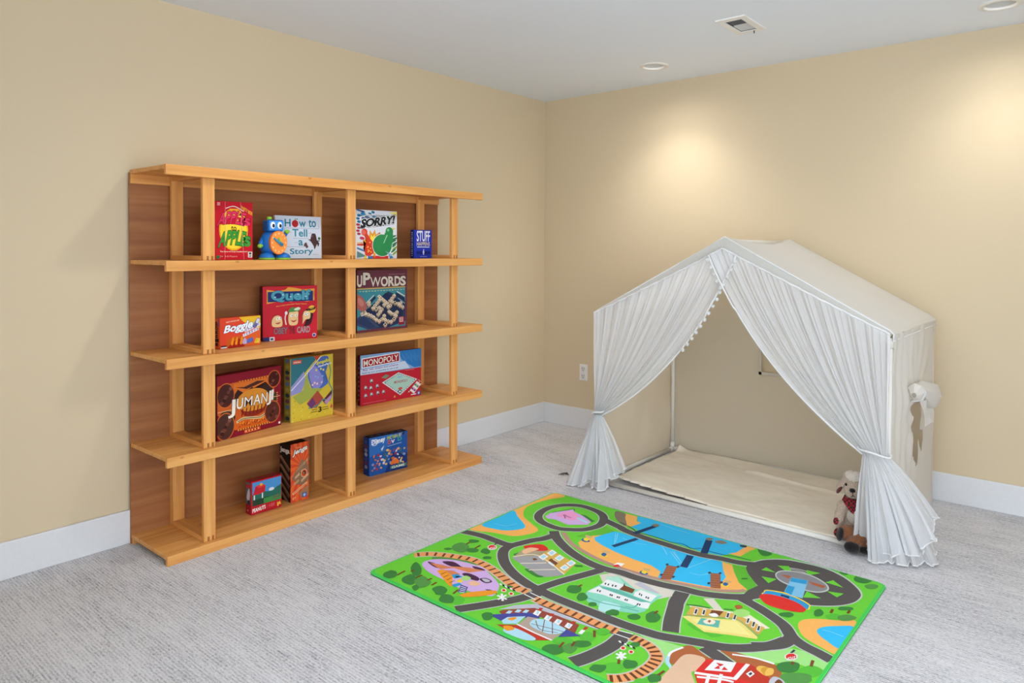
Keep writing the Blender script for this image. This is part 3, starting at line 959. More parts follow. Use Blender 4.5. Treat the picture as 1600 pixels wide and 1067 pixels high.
for k in range(9):
    t_ = (k + .5) / 9
    for a, b in (((36, 40), (61, 55)), ((61, 55), (92, 36)), ((92, 36), (64, 9)), ((64, 9), (36, 40))):
        x, y = a[0] + (b[0] - a[0]) * t_, a[1] + (b[1] - a[1]) * t_
        x, y = x + (64 - x) * .07, y + (32 - y) * .07
        F.ell(5, ['#3a6a5c', '#4a5a7a', '#8a6a9c', '#b88a4a'][k % 4], x, y, .9, 1)
F.text(5, '#a84a44', 'MONOPOLY', 54, 34, 76, 39, .02, 0); F.ell(5, '#c85a4a', 64, 22, 3.6, 2.6); F.ell(5, '#8fb4d8', 63, 46, 4, 2)
F.poly(5, '#24344c', [(59, 17), (64, 20), (67, 16), (63, 12)]); F.poly(6, '#e6e8e4', [(61, 16.5), (64, 18), (65.5, 16), (63, 14)])
for k in range(3):
    for j in range(2):
        x, y = 80 + k * 5 + j * 3.5, 14 + k * 7 - j * 4
        F.poly(5, '#e4e4e0', [(x, y), (x + 4.6, y + 7), (x + 8.2, y + 3), (x + 4, y - 4)]); F.poly(6, ['#8a4a9c', '#4a9c6a', '#b8403c'][k], [(x + 2.4, y + 3.8), (x + 4.4, y + 6.6), (x + 7.4, y + 3.2), (x + 5.4, y)])
for x, y in ((17, 46), (8, 34), (16, 32), (26, 34), (8, 18), (17, 19), (27, 20), (36, 20)):
    F.poly(5, '#8a9098', [(x - 2.4, y), (x - 1, y + 5), (x + 2, y + 4), (x + 3, y - 1), (x, y - 4)]); F.poly(6, '#d4dae0', [(x - 1.4, y + 1), (x, y + 4), (x + 1.6, y + 2), (x, y - 1)]); F.ell(6, '#3a2c34', x + .6, y - 2, 1.2, 1.4)
F.poly(5, '#7a8a72', [(33, 50), (40, 56), (46, 52), (40, 47)]); F.poly(5, '#e8e2c8', [(77, 11), (79, 14), (80, 11)]); F.poly(5, '#e8c84a', [(53, 6), (55, 10), (56, 5)])
F.rect(5, '#cf7c86', 4, 3.4, 40, 4.2); F.rect(5, '#d8dce6', 82, 4, 91, 6); F.rect(5, '#3a5aa4', 93, 2, 98.5, 10); F.ell(6, '#b8cce8', 95.6, 6, 1.6)
F.rect(5, '#d0707a', 72, 57.5, 88, 58.6)
for k in range(9):
    c.L.rect(2, '#8c5a64', 30, 10 + k * 9, 70, 14 + k * 9)
c.done('board_game_box', 'wide red and blue property-trading game box with a pale green board printed on it', 'board game', G_3)

# bottom tier: little red game box with a doghouse scene, characters left out
c = Case((.217, -2.542, Z4), .3, .1615, .1600, .05, '#b81f2c', '#a01c28', '#a81f2c')
F = c.F
F.rect(1, '#4a90cc', 4, 26, 98, 96); F.poly(2, '#2c6a5c', [(4, 60), (30, 66), (60, 58), (98, 72), (98, 40), (4, 40)], 0); F.rect(3, '#3f8a44', 40, 26, 98, 42); F.rect(2, '#2a4434', 4, 26, 60, 44)
F.poly(4, '#c42430', [(6, 60), (14, 84), (34, 88), (46, 80), (44, 62), (24, 58)]); F.poly(5, '#dc3c3c', [(14, 84), (34, 88), (46, 80), (26, 76)])
F.rect(4, '#d8dce0', 8, 44, 12, 58); F.rect(4, '#d8dce0', 34, 44, 38, 60); F.ell(6, '#e8b03c', 32, 86, 5, 4)
F.ell(5, '#d8dcdc', 66, 64, 9, 5); F.poly(5, '#57704c', [(70, 40), (86, 44), (96, 40), (96, 34), (70, 32)], 1)
F.text(5, '#f2e8e4', 'PEANUTS', 4, 7, 46, 18, .035, 3); F.text(5, '#d86a6a', '100', 58, 10, 76, 20, .01, 1); F.line(5, '#d86a6a', [(52, 9), (52, 20)], 1)
F.poly(5, '#f0b83c', [(84, 8), (87, 13), (84, 20), (89, 17), (94, 21), (93, 15), (98, 10), (91, 11), (88, 5)])
c.L.rect(1, '#5a6a70', 8, 30, 92, 96); c.L.poly(2, '#c8ccd0', [(20, 50), (60, 80), (80, 60), (60, 40)], 1); c.L.poly(2, '#2a2a2a', [(30, 32), (50, 44), (80, 40), (80, 31)], 1); c.L.poly(3, '#c42c34', [(10, 84), (60, 92), (90, 86), (60, 78)], 1); c.L.ell(2, '#d88a7a', 40, 12, 10, 3)
for k in range(7):
    c.T.rect(1, '#7a5a44', 10 + k * 12, 30, 18 + k * 12, 70)
c.done('small_game_box', 'small red game box picturing a red roof and green lawn on the bottom tier', 'board game', G_4)

# block-stacking game
c = Case((.209, -2.325, Z4), .4, .1027, .291, .10, '#17120f', '#17120f', '#1a1512')
F = c.F
F.rect(0, '#d2482a', 0, 0, 100, 100)
for k in range(16):
    a = k * math.pi / 8
    F.poly(1, '#e0642c', [(62, 60), (62 + 110 * math.cos(a), 60 + 62 * math.sin(a)), (62 + 110 * math.cos(a + .2), 60 + 62 * math.sin(a + .2))])
F.poly(2, '#8a6a50', [(30, 52), (62, 72), (96, 60), (98, 34), (80, 26), (40, 28), (20, 36), (4, 42)])
for k in range(16):
    x, y = 18 + (k * 29) % 66, 32 + (k * 17) % 36
    F.poly(3, ['#b8916a', '#7a5a40', '#a07a58', '#c8a47c'][k % 4], [(x, y), (x + 26, y + 6), (x + 28, y + 2), (x + 2, y - 4)])
F.poly(3, '#e8642c', [(8, 46), (26, 62), (24, 54), (12, 44)]); F.ell(5, '#e8c49c', 74, 46, 17, 7.2); F.ell(6, '#d8502a', 74, 46, 15, 6.2); F.ell(7, '#3a2418', 75, 46.5, 8.5, 3.8); F.ell(8, '#d0a880', 73, 46, 2.2, 2.2)
F.poly(4, '#e6b88c', [(10, 16), (90, 30), (90, 26), (10, 12)]); F.poly(5, '#b8442c', [(14, 15.5), (86, 27.4), (86, 26.2), (14, 14.3)])
F.poly(3, '#9c7454', [(44, 14), (96, 24), (98, 6), (60, 4)]); F.text(5, '#f0b078', '6+', 10, 4, 28, 9, .02, 1); F.rect(6, '#3a5a9c', 64, 4, 88, 12); F.ell(7, '#9cc0e8', 76, 8, 7, 2.6)
F.text(8, '#efe8e0', 'Jenga', 10, 78, 88, 89, .03, 6, 8, 0, [('#1c1210', .09)]); F.rect(5, '#e08a5a', 28, 92, 58, 93.5)
L = c.L
for k in range(5):
    L.poly(2, ['#6a4c38', '#7c5a44', '#58402e'][k % 3], [(0, 74 - k * 15), (14, 78 - k * 15), (96, 58 - k * 15), (84, 52 - k * 15)]); L.poly(3, '#8c6a50', [(0, 74 - k * 15), (14, 78 - k * 15), (96, 58 - k * 15), (94, 57 - k * 15)])
L.text(4, '#d8d0c8', 'Jenga', 8, 82, 90, 92, .05)
c.T.rect(1, '#4a3830', 40, 35, 90, 60)
c.done('block_game_box', 'tall orange block-stacking game box with black sides on the bottom tier', 'board game', G_4)

# blue cartoon trivia box, characters left out
c = Case((.173, -1.807, Z4), 5.9, .2571, .2135, .06, '#173a86', '#1c3f8c', '#1a2c54')
F = c.F
F.rect(0, '#23559f', 0, 0, 100, 100); F.poly(1, '#2f6cb8', [(0, 100), (60, 100), (40, 60), (0, 50)]); F.poly(1, '#1c3474', [(40, 0), (100, 0), (100, 40), (60, 50)])
F.text(5, '#eef2f8', 'Disney', 6, 77, 40, 94, .03, 4); F.line(5, '#eef2f8', [(6, 84), (14, 94), (22, 90), (18, 80), (8, 79)], 1.2, 1)

for k, ch in enumerate('PICTIONARY'):
    F.text(5, ['#c8b84a', '#7fb04a', '#d8d8dc'][k % 3], ch, 46 + k * 4, 87 + k * .3, 49.2 + k * 4, 95 + k * .3, .03)
F.poly(5, '#1c2a54', [(86, 90), (92, 94), (92, 99), (86, 97)]); F.text(5, '#c85a4a', 'D', 48, 74, 56, 84, .04); F.text(5, '#dfe4ee', 'V', 57, 75, 65, 84, .04); F.text(5, '#3fa08a', 'D', 74, 78, 84, 88, .04)
F.poly(5, '#8fb4dc', [(46, 68), (84, 71), (84, 72.6), (46, 69.6)])
for k in range(46):
    F.ell(3 + k % 2, ['#c86a34', '#d8b85c', '#c8ccd8', '#a83444', '#7a94c4', '#4a6a4a', '#d89c7c'][k % 7], 8 + (k * 31) % 86, 14 + (k * 19) % 46, 2.4 + (k % 3), 2.2 + k % 2, 14, k * 31)
for k in range(5):
    F.ell(6, '#e0742c', 58 + k * 4, 22 + (k % 2) * 5, 4, 5)
F.rect(5, '#4a7a6a', 54, 6, 98, 14); F.text(6, '#dfe8e4', 'GAME', 58, 7, 92, 13, .02)
F.poly(5, '#cfd8ea', [(30, 66), (38, 74), (36, 68), (32, 60)])
for k in range(7):
    c.L.ell(1, ['#8c8a9c', '#6a3a4a', '#39549c', '#a8b0c8'][k % 4], 45, 22 + k * 11, 24, 5)
for k in range(5):
    c.T.rect(1, '#4a5a6a', 8 + k * 18, 30, 20 + k * 18, 75)
c.done('trivia_game_box', 'blue game box with white script lettering and colourful picture on the bottom tier right', 'board game', G_4)

# ------------------------------------------------------------------ blue robot clock
rx, ry = .265, -2.452
t = root('robot_clock', (rx, ry, Z1), 'blue toy robot clock with an orange dial on its belly, on the top tier', 'toy clock')
blue, lime, dial = plain('#1f6fc0', .3), plain('#8cc23a', .35), plain('#f08a34', .4)
bm = bmesh.new()
lathe(bm, [(.001, .026), (.046, .028), (.058, .050), (.060, .075), (.054, .105), (.044, .125), (.030, .136), (.001, .137)], (rx - .012, ry, Z1), 36)
link('body', bm, blue, t)
bm = bmesh.new()
box(bm, (rx - .042, ry - .038, Z1 + .134), (rx + .035, ry + .038, Z1 + .188), .009, 4)
h = link('head', bm, blue, t, None, True)
bm = bmesh.new()
box(bm, (rx + .0348, ry - .033, Z1 + .138), (rx + .038, ry + .034, Z1 + .184), .004, 2)
link('face_plate', bm, plain('#3f90dc', .3), h)
for dy in (-.016, .017):
    bm = bmesh.new()
    ball(bm, (rx + .038, ry + dy, Z1 + .162), (.004, .0115, .0165), 20, 12)
    e = link('eye', bm, plain('#f4f6f8', .2), h)
    bm = bmesh.new()
    ball(bm, (rx + .0415, ry + dy + .002, Z1 + .160), (.0022, .0062, .009), 16, 10)
    link('pupil', bm, plain('#1a1a1e', .2), e)
bm = bmesh.new()
lathe(bm, [(.001, .204), (.010, .203), (.012, .199), (.012, .187), (.001, .187)], (rx - .004, ry - .018, Z1), 20)
link('knob', bm, lime, h)
bm = bmesh.new()
N = 40
DZ, DY_, DZ_ = .080, .042, .056
ring = [bm.verts.new((rx + .050, ry + .006 + DY_ * math.cos(k * 2 * math.pi / N), Z1 + DZ + DZ_ * math.sin(k * 2 * math.pi / N))) for k in range(N)]
ring2 = [bm.verts.new((rx + .0565, ry + .006 + DY_ * .95 * math.cos(k * 2 * math.pi / N), Z1 + DZ + DZ_ * .95 * math.sin(k * 2 * math.pi / N))) for k in range(N)]
ring0 = [bm.verts.new((rx + .020, ry + .002 + DY_ * .9 * math.cos(k * 2 * math.pi / N), Z1 + DZ + DZ_ * .9 * math.sin(k * 2 * math.pi / N))) for k in range(N)]
for k in range(N):
    bm.faces.new((ring[k], ring[(k + 1) % N], ring2[(k + 1) % N], ring2[k]))
    bm.faces.new((ring0[k], ring0[(k + 1) % N], ring[(k + 1) % N], ring[k]))
bm.faces.new(ring2)
for k in range(12):
    a = k * math.pi / 6
    ball(bm, (rx + .0565, ry + .006 + .032 * math.cos(a), Z1 + DZ + .043 * math.sin(a)), (.0008, .0028, .0045), 8, 6, 1)
dl = link('dial', bm, [dial, plain('#f8d49a', .4)], t)
bm = bmesh.new()
tube(bm, [(rx + .060, ry + .020, Z1 + .071), (rx + .060, ry, Z1 + .086), (rx + .060, ry - .020, Z1 + .102)], [.008, .0065, .0035], 10)
ball(bm, (rx + .060, ry + .018, Z1 + .072), (.004, .009, .009), 14, 8)
link('minute_hand', bm, plain('#3a8ab0', .35), dl)
bm = bmesh.new()
tube(bm, [(rx + .062, ry + .008, Z1 + .084), (rx + .062, ry + .004, Z1 + .104)], [.005, .003], 10)
link('hour_hand', bm, lime, dl)
for sgn, pts, hand in ((-1, [(-.010, -.042, .100), (.0, -.060, .078), (.016, -.066, .066)], (.020, -.070, .064)), (1, [(-.008, .040, .104), (.0, .054, .116), (.012, .058, .128)], (.016, .060, .134))):
    bm = bmesh.new()
    tube(bm, [(rx + a, ry + b, Z1 + q) for a, b, q in pts], [.014, .011, .009], 12)
    ar = link('arm', bm, blue, t)
    bm = bmesh.new()
    ball(bm, (rx + hand[0], ry + hand[1], Z1 + hand[2]), (.010, .013, .010), 14, 10)
    for q in (-.5, .6):
        tube(bm, [(rx + hand[0], ry + hand[1], Z1 + hand[2]), (rx + hand[0] + .012, ry + hand[1] + .011 * q, Z1 + hand[2] + .006 * q)], [.006, .004], 8)
    link('hand', bm, lime, ar)
for dy in (-.038, .038):
    bm = bmesh.new()
    g = bmesh.ops.create_uvsphere(bm, u_segments=24, v_segments=14, radius=1)
    for v in g['verts']:
        v.co.z = max(v.co.z, 0)
        v.co = Vector((rx + .018 + v.co.x * .042, ry + dy + v.co.y * .036, Z1 + .008 + v.co.z * .027))
    ft = link('foot', bm, blue, t, None, True)
    bm = bmesh.new()
    lathe(bm, [(.001, 0), (.040, 0), (.041, .004), (.040, .009), (.001, .009)], (0, 0, 0), 28)
    for v in bm.verts:
        v.co = Vector((rx + .018 + v.co.x * 1.05, ry + dy + v.co.y * .90, Z1 + v.co.z))
    link('sole', bm, lime, ft)
t.rotation_euler.z = R(-11)

# artwork of the rug in millimetres from its near left corner: filled shapes, strokes and railway sleepers
RUG = [
('p',1,'sand',[(18,585),(9,659),(15,771),(3,911),(-7,1066),(-13,1216),(4,1262),(84,1239),(51,1154),(28,1060),(34,969),(93,882),(175,834),(244,801),(263,767),(249,710),(210,657),(123,632)],1),
('p',2,'water',[(16,665),(14,792),(12,902),(77,857),(169,798),(192,766),(184,733),(146,686),(86,664)],1),
('p',1,'sand',[(479,794),(471,853),(486,913),(477,1031),(541,1007),(694,1005),(805,1006),(911,1006),(1005,1022),(1092,1026),(1128,963),(1178,890),(1221,860),(1224,831),(1164,775),(1087,744),(1002,726),(928,718),(817,700),(704,711),(587,719),(539,737)],0),
('s',2,'walk',[(362,844),(436,783),(498,751),(594,720),(690,703),(779,699),(859,704),(894,708),(982,727),(1066,750),(1141,776),(1202,820),(1221,848)],22,0),
('p',3,'water',[(502,889),(513,936),(535,1007),(571,1016),(694,1005),(805,1006),(911,1006),(1005,1022),(1049,1024),(1086,952),(1119,902),(1128,835),(1106,782),(1033,759),(965,741),(916,721),(897,776),(841,802),(755,805),(666,816),(577,839),(527,860)],0),
('p',1,'grass2',[(469,1033),(539,1010),(513,936),(488,901),(460,852),(430,842),(451,920)],0),
('p',3,'grass2',[(1092,1026),(1148,1040),(1181,982),(1247,912),(1232,854),(1178,890),(1128,963)],0),
('p',1,'water',[(565,1107),(560,1176),(516,1242),(611,1258),(782,1268),(931,1267),(1065,1270),(1056,1146),(1018,1083),(935,1064),(825,1070),(725,1072),(638,1082)],0),
('p',2,'sand',[(454,1234),(519,1241),(547,1183),(576,1180),(565,1116),(541,1095)],0),
('p',2,'rock',[(403,1233),(454,1234),(484,1185),(540,1103),(491,1116),(429,1176)],1),
('p',2,'sand',[(1064,1266),(1109,1268),(1094,1210),(1084,1126),(1036,1122),(1056,1157)],0),
('p',2,'forest',[(1109,1261),(1153,1261),(1172,1210),(1138,1210)],1),
('p',1,'sand',[(1610,873),(1554,841),(1496,804),(1463,767),(1459,727),(1479,682),(1509,649),(1562,627),(1615,613),(1616,655)],1),
('p',2,'water',[(1611,832),(1566,800),(1533,764),(1522,730),(1536,701),(1570,677),(1615,658),(1616,745)],1),
('p',1,'lightgrass',[(1066,308),(1142,316),(1216,332),(1206,296),(1208,255),(1232,202),(1209,215),(1164,260),(1116,289)],0),
('p',1,'lightgrass',[(1326,393),(1406,452),(1455,510),(1496,556),(1618,588),(1618,539),(1627,472),(1551,482),(1482,437),(1403,414)],0),
('s',4,'kerb',[(3,548),(101,569),(178,569),(241,568),(281,581)],53,0),
('s',4,'kerb',[(275,589),(278,529),(313,474),(379,416),(467,369),(559,340),(627,330),(697,323),(785,322),(873,323),(957,323),(1024,326),(1089,334),(1136,343),(1204,371),(1258,393),(1331,421),(1388,466),(1438,529),(1466,595)],55,0),
('s',4,'kerb',[(277,578),(309,673),(337,729),(351,798)],53,0),
('s',4,'kerb',[(320,826),(379,769),(477,708),(567,670),(647,651),(718,649),(778,663),(855,664),(954,677),(1030,698),(1103,711),(1177,746),(1237,789),(1269,837),(1288,900)],55,0),
('s',4,'kerb',[(417,1096),(475,1080),(530,1065),(569,1049),(679,1033),(769,1032),(873,1029),(950,1032),(1032,1052),(1109,1066),(1193,1106)],53,0),
('s',4,'kerb',[(1046,673),(1064,592),(1079,552),(1114,458),(1146,388)],65,0),
('s',4,'kerb',[(614,339),(639,436),(674,534),(708,630)],51,0),
('s',4,'kerb',[(1227,777),(1296,753),(1365,721),(1426,682),(1472,626),(1518,598),(1571,584),(1616,569)],55,0),
('s',4,'kerb',[(1472,626),(1466,568),(1438,525),(1393,486)],55,0),
('s',4,'kerb',[(1275,373),(1321,357),(1353,343),(1381,331)],59,0),
('s',4,'kerb',[(1034,287),(1037,248),(1039,187),(1028,117),(1013,63),(997,23)],65,0),
('s',4,'kerb',[(637,318),(606,226),(565,150),(520,74),(484,18)],57,0),
('s',4,'kerb',[(155,919),(127,979),(123,1052),(145,1114),(184,1154),(234,1178),(302,1175),(365,1154),(410,1109),(439,1041),(436,984),(413,930),(371,893),(322,866),(266,865),(204,880)],50,1),
('s',5,'road',[(155,919),(127,979),(123,1052),(145,1114),(184,1154),(234,1178),(302,1175),(365,1154),(410,1109),(439,1041),(436,984),(413,930),(371,893),(322,866),(266,865),(204,880)],41,1),
('p',4,'kerb',[(1140,1055),(1154,1128),(1181,1176),(1235,1223),(1298,1244),(1393,1251),(1473,1220),(1533,1167),(1567,1117),(1577,1066),(1564,1004),(1525,943),(1457,889),(1395,868),(1281,885),(1246,906)],1),
('p',5,'road',[(1143,1053),(1157,1120),(1184,1168),(1238,1214),(1301,1233),(1394,1240),(1473,1209),(1530,1158),(1563,1110),(1571,1067),(1561,1010),(1523,950),(1455,895),(1394,872),(1278,895),(1245,912),(1200,960),(1167,1001)],1),
('p',5,'road',[(1230,760),(1229,853),(1244,917),(1285,901),(1271,784)],0),
('s',5,'road',[(3,548),(101,569),(178,569),(241,568),(281,581)],44,0),
('s',5,'road',[(275,589),(278,529),(313,474),(379,416),(467,369),(559,340),(627,330),(697,323),(785,322),(873,323),(957,323),(1024,326),(1089,334),(1136,343),(1204,371),(1258,393),(1331,421),(1388,466),(1438,529),(1466,595)],46,0),
('s',5,'road',[(277,578),(309,673),(337,729),(351,798)],44,0),
('s',5,'road',[(320,826),(379,769),(477,708),(567,670),(647,651),(718,649),(778,663),(855,664),(954,677),(1030,698),(1103,711),(1177,746),(1237,789),(1269,837),(1288,900)],46,0),
('s',5,'road',[(417,1096),(475,1080),(530,1065),(569,1049),(679,1033),(769,1032),(873,1029),(950,1032),(1032,1052),(1109,1066),(1193,1106)],44,0),
('s',5,'road',[(1046,673),(1064,592),(1079,552),(1114,458),(1146,388)],56,0),
('s',5,'road',[(614,339),(639,436),(674,534),(708,630)],42,0),
('s',5,'road',[(1227,777),(1296,753),(1365,721),(1426,682),(1472,626),(1518,598),(1571,584),(1616,569)],46,0),
('s',5,'road',[(1472,626),(1466,568),(1438,525),(1393,486)],46,0),
('s',5,'road',[(1275,373),(1321,357),(1353,343),(1381,331)],50,0),
('s',5,'road',[(1034,287),(1037,248),(1039,187),(1028,117),(1013,63),(997,23)],56,0),
('s',5,'road',[(637,318),(606,226),(565,150),(520,74),(484,18)],48,0),
('p',6,'grass',[(1202,1057),(1208,1094),(1254,1073)],0),
('p',6,'grass',[(1224,1001),(1267,961),(1279,1017)],0),
('p',6,'grass',[(1238,1142),(1275,1166),(1301,1124),(1285,1110)],0),
('p',6,'grass',[(1342,1178),(1395,1184),(1359,1127)],0),
('p',6,'grass',[(1434,1115),(1452,1153),(1501,1113)],0),
('p',6,'grass',[(1462,1042),(1516,1063),(1505,1016)],0),
('p',6,'grass',[(1409,933),(1403,990),(1462,969)],0),
('s',7,'white',[(1284,1152),(1319,1164),(1348,1164)],4,0),
('s',7,'white',[(1289,1142),(1323,1150),(1350,1148)],4,0),
('p',6,'kerb',[(1264,1043),(1257,1079),(1273,1114),(1322,1141),(1378,1141),(1432,1113),(1459,1077),(1461,1040),(1438,1006),(1398,992),(1334,995),(1291,1011)],1),
('p',7,'asphalt2',[(1269,1044),(1263,1074),(1279,1106),(1325,1131),(1379,1131),(1430,1105),(1454,1073),(1455,1045),(1435,1015),(1395,1001),(1333,1005),(1293,1019)],1),
('p',7,'rust',[(1276,1067),(1313,1082),(1314,1052)],0),
('p',7,'rust',[(1379,1080),(1444,1083),(1444,1058),(1403,1061)],0),
('p',8,'yellow',[(1280,878),(1284,903),(1341,924),(1397,916),(1442,896),(1452,875),(1442,844),(1296,848)],1),
('p',8,'skyblue',[(1284,878),(1290,898),(1344,914),(1400,907),(1442,887),(1448,872),(1437,845),(1297,855)],1),
('p',9,'red',[(1281,835),(1289,865),(1337,883),(1401,878),(1441,854),(1448,832),(1436,810),(1387,791),(1331,789),(1296,812)],1),
('p',9,'bluelight',[(1339,929),(1320,1070),(1377,1085),(1410,922),(1370,918)],0),
('p',10,'skyblue',[(1320,1066),(1376,1084),(1383,1047),(1327,1031)],0),
('p',10,'skyblue',[(1332,993),(1357,995),(1369,921),(1341,930)],0),
('p',10,'navy',[(1337,902),(1368,904),(1371,888),(1340,888)],0),
('s',6,'kerb',[(26,229),(66,277),(123,312),(193,342),(252,358),(329,353),(401,335),(478,309),(548,289),(599,292)],50,0),
('s',7,'rail',[(26,229),(66,277),(123,312),(193,342),(252,358),(329,353),(401,335),(478,309),(548,289),(599,292)],40,0),
('t',8,'sleeper',[(26,229),(66,277),(123,312),(193,342),(252,358),(329,353),(401,335),(478,309),(548,289),(599,292)],34,17),
('s',6,'kerb',[(651,266),(719,266),(779,267),(837,270),(899,270),(955,269),(1009,273)],50,0),
('s',7,'rail',[(651,266),(719,266),(779,267),(837,270),(899,270),(955,269),(1009,273)],40,0),
('t',8,'sleeper',[(651,266),(719,266),(779,267),(837,270),(899,270),(955,269),(1009,273)],34,11),
('s',6,'kerb',[(1062,272),(1109,268),(1149,256),(1183,225),(1194,182),(1192,137),(1181,89),(1158,49),(1127,22)],50,0),
('s',7,'rail',[(1062,272),(1109,268),(1149,256),(1183,225),(1194,182),(1192,137),(1181,89),(1158,49),(1127,22)],40,0),
('t',8,'sleeper',[(1062,272),(1109,268),(1149,256),(1183,225),(1194,182),(1192,137),(1181,89),(1158,49),(1127,22)],34,15),
('s',8,'white',[(609,292),(669,287)],5,0),
('s',8,'white',[(601,268),(660,262)],5,0),
('s',8,'white',[(1009,280),(1057,291)],5,0),
('s',8,'white',[(1010,253),(1062,258)],5,0),
('s',8,'navy',[(616,1046),(650,1198)],24,0),
('s',8,'navy',[(954,1054),(911,1198)],30,0),
('s',8,'navy',[(619,859),(657,1001)],22,0),
('s',8,'navy',[(950,873),(920,994)],30,0),
('p',9,'rock',[(626,1187),(636,1213),(656,1208),(654,1180)],1),
('p',9,'rock',[(892,1200),(896,1224),(917,1226),(915,1196)],1),
('s',8,'navy',[(495,1120),(572,1095),(626,1063),(667,1073),(735,1073),(794,1067),(841,1083),(892,1065),(922,1091),(954,1088),(1023,1095),(1075,1111),(1135,1119)],5,0),
('s',8,'foam',[(551,990),(614,880)],3,0),
('s',8,'foam',[(559,997),(605,904)],3,0),
('s',8,'foam',[(834,977),(926,889)],3,0),
('s',8,'foam',[(841,983),(915,915)],3,0),
('s',8,'foam',[(848,986),(929,899)],3,0),
('s',8,'foam',[(966,875),(1005,1022)],3,0),
('p',8,'rock',[(937,1199),(951,1233),(984,1224),(972,1197)],1),
('p',8,'slate',[(1037,1238),(1062,1252),(1066,1231),(1048,1224)],1),
('s',4,'foam',[(659,1225),(729,1214),(809,1213)],3,0),
('s',4,'foam',[(700,1035),(768,1013),(841,938)],3,0),
('s',4,'foam',[(991,844),(1034,855),(1060,903)],3,0),
('s',4,'foam',[(49,715),(111,727),(132,786)],3,0),
('s',4,'foam',[(602,966),(666,956),(723,974)],3,0),
('s',4,'foam',[(1535,741),(1565,746),(1605,741)],3,0),
('p',8,'pier',[(890,844),(929,858),(963,740),(928,718)],0),
('p',8,'pier',[(1057,894),(1091,914),(1144,797),(1110,780)],0),
('s',9,'pierline',[(890,844),(929,858)],3,0),
('s',9,'pierline',[(1057,894),(1091,914)],3,0),
('s',9,'pierline',[(896,822),(935,838)],3,0),
('s',9,'pierline',[(1066,874),(1100,894)],3,0),
('s',9,'pierline',[(903,801),(941,818)],3,0),
('s',9,'pierline',[(1075,855),(1109,874)],3,0),
('s',9,'pierline',[(909,780),(947,798)],3,0),
('s',9,'pierline',[(1084,836),(1118,854)],3,0),
('s',9,'pierline',[(915,759),(952,778)],3,0),
('s',9,'pierline',[(1092,817),(1126,835)],3,0),
('s',9,'pierline',[(922,738),(958,759)],3,0),
('s',9,'pierline',[(1101,798),(1135,816)],3,0),
('s',9,'pierline',[(928,718),(963,740)],3,0),
('s',9,'pierline',[(1110,780),(1143,797)],3,0),
('p',10,'slate',[(880,849),(883,862),(893,857),(892,838)],0),
('p',10,'slate',[(924,859),(927,873),(937,867),(936,848)],0),
('p',10,'slate',[(908,749),(911,762),(920,757),(919,739)],0),
('p',10,'slate',[(953,764),(956,777),(965,772),(964,754)],0),
('p',10,'slate',[(1046,893),(1050,906),(1059,901),(1057,882)],0),
('p',10,'slate',[(1081,916),(1084,930),(1093,924),(1091,905)],0),
('p',10,'slate',[(1084,805),(1087,818),(1096,813),(1094,795)],0),
('p',10,'slate',[(1119,844),(1122,857),(1131,852),(1129,834)],0),
('p',6,'yellow',[(623,742),(621,770),(658,758),(648,739)],1),
('p',7,'blue',[(627,753),(623,776),(642,773),(647,748)],1),
('p',6,'sandshade',[(609,798),(641,802),(641,783),(624,780)],1),
('p',6,'blue',[(838,709),(838,736),(870,724),(860,706)],1),
('p',7,'yellow',[(842,719),(840,741),(857,739),(860,715)],1),
('p',6,'sandshade',[(828,761),(857,765),(857,748),(841,745)],1),
('p',6,'yellow',[(1131,824),(1133,851),(1161,838),(1150,821)],1),
('p',7,'blue',[(1135,835),(1135,856),(1150,853),(1151,830)],1),
('p',6,'sandshade',[(1126,876),(1152,880),(1150,862),(1136,860)],1),
('p',6,'blue',[(475,824),(472,854),(512,840),(502,819)],1),
('p',7,'yellow',[(479,835),(474,860),(495,857),(501,830)],1),
('p',6,'sandshade',[(458,884),(492,888),(493,867),(474,864)],1),
('p',6,'white',[(719,704),(722,734),(749,743),(752,712)],0),
('p',7,'red',[(720,698),(732,719),(751,710),(734,689)],0),
('p',6,'lilac',[(177,948),(172,997),(227,1110),(251,1087),(334,1064),(388,1030),(395,991),(324,929),(242,944),(202,929)],0),
('p',7,'pink',[(214,991),(208,1039),(235,1083),(280,1070),(310,1043),(314,992),(264,983)],1),
('s',8,'ink',[(234,1019),(259,999),(266,985)],4,0),
('s',8,'ink',[(238,1023),(263,1013),(286,1012)],4,0),
('s',7,'forest',[(172,1008),(201,1069),(226,1113),(243,1097)],6,0),
('p',7,'forest',[(292,1080),(321,1084),(399,1050),(391,1032)],0),
('p',8,'iceblue',[(305,1039),(378,1021),(380,1003),(308,1021)],0),
('p',6,'roofgrey',[(357,491),(418,581),(554,535),(618,500),(557,420),(495,424),(473,443),(421,460)],1),
('p',7,'roofgrey2',[(357,491),(337,597),(429,651),(430,566)],0),
('s',8,'cream',[(357,491),(426,570),(618,500)],6,0),
('s',8,'cream',[(420,462),(499,536)],6,0),
('s',8,'cream',[(485,437),(564,513)],6,0),
('p',7,'gold',[(432,567),(429,656),(596,611),(617,502)],0),
('p',8,'white',[(439,559),(435,602),(468,591),(473,548)],0),
('p',9,'iceblue',[(444,565),(441,594),(463,586),(465,558)],0),
('p',8,'white',[(443,613),(438,657),(472,645),(476,601)],0),
('p',9,'iceblue',[(448,619),(444,648),(466,640),(469,611)],0),
('p',8,'white',[(504,541),(500,584),(533,573),(536,531)],0),
('p',9,'iceblue',[(509,547),(506,575),(527,568),(529,541)],0),
('p',8,'white',[(498,593),(494,637),(527,625),(531,582)],0),
('p',9,'iceblue',[(503,599),(500,628),(521,620),(524,592)],0),
('p',8,'white',[(569,534),(566,576),(597,565),(599,524)],0),
('p',9,'iceblue',[(574,540),(571,568),(591,560),(593,534)],0),
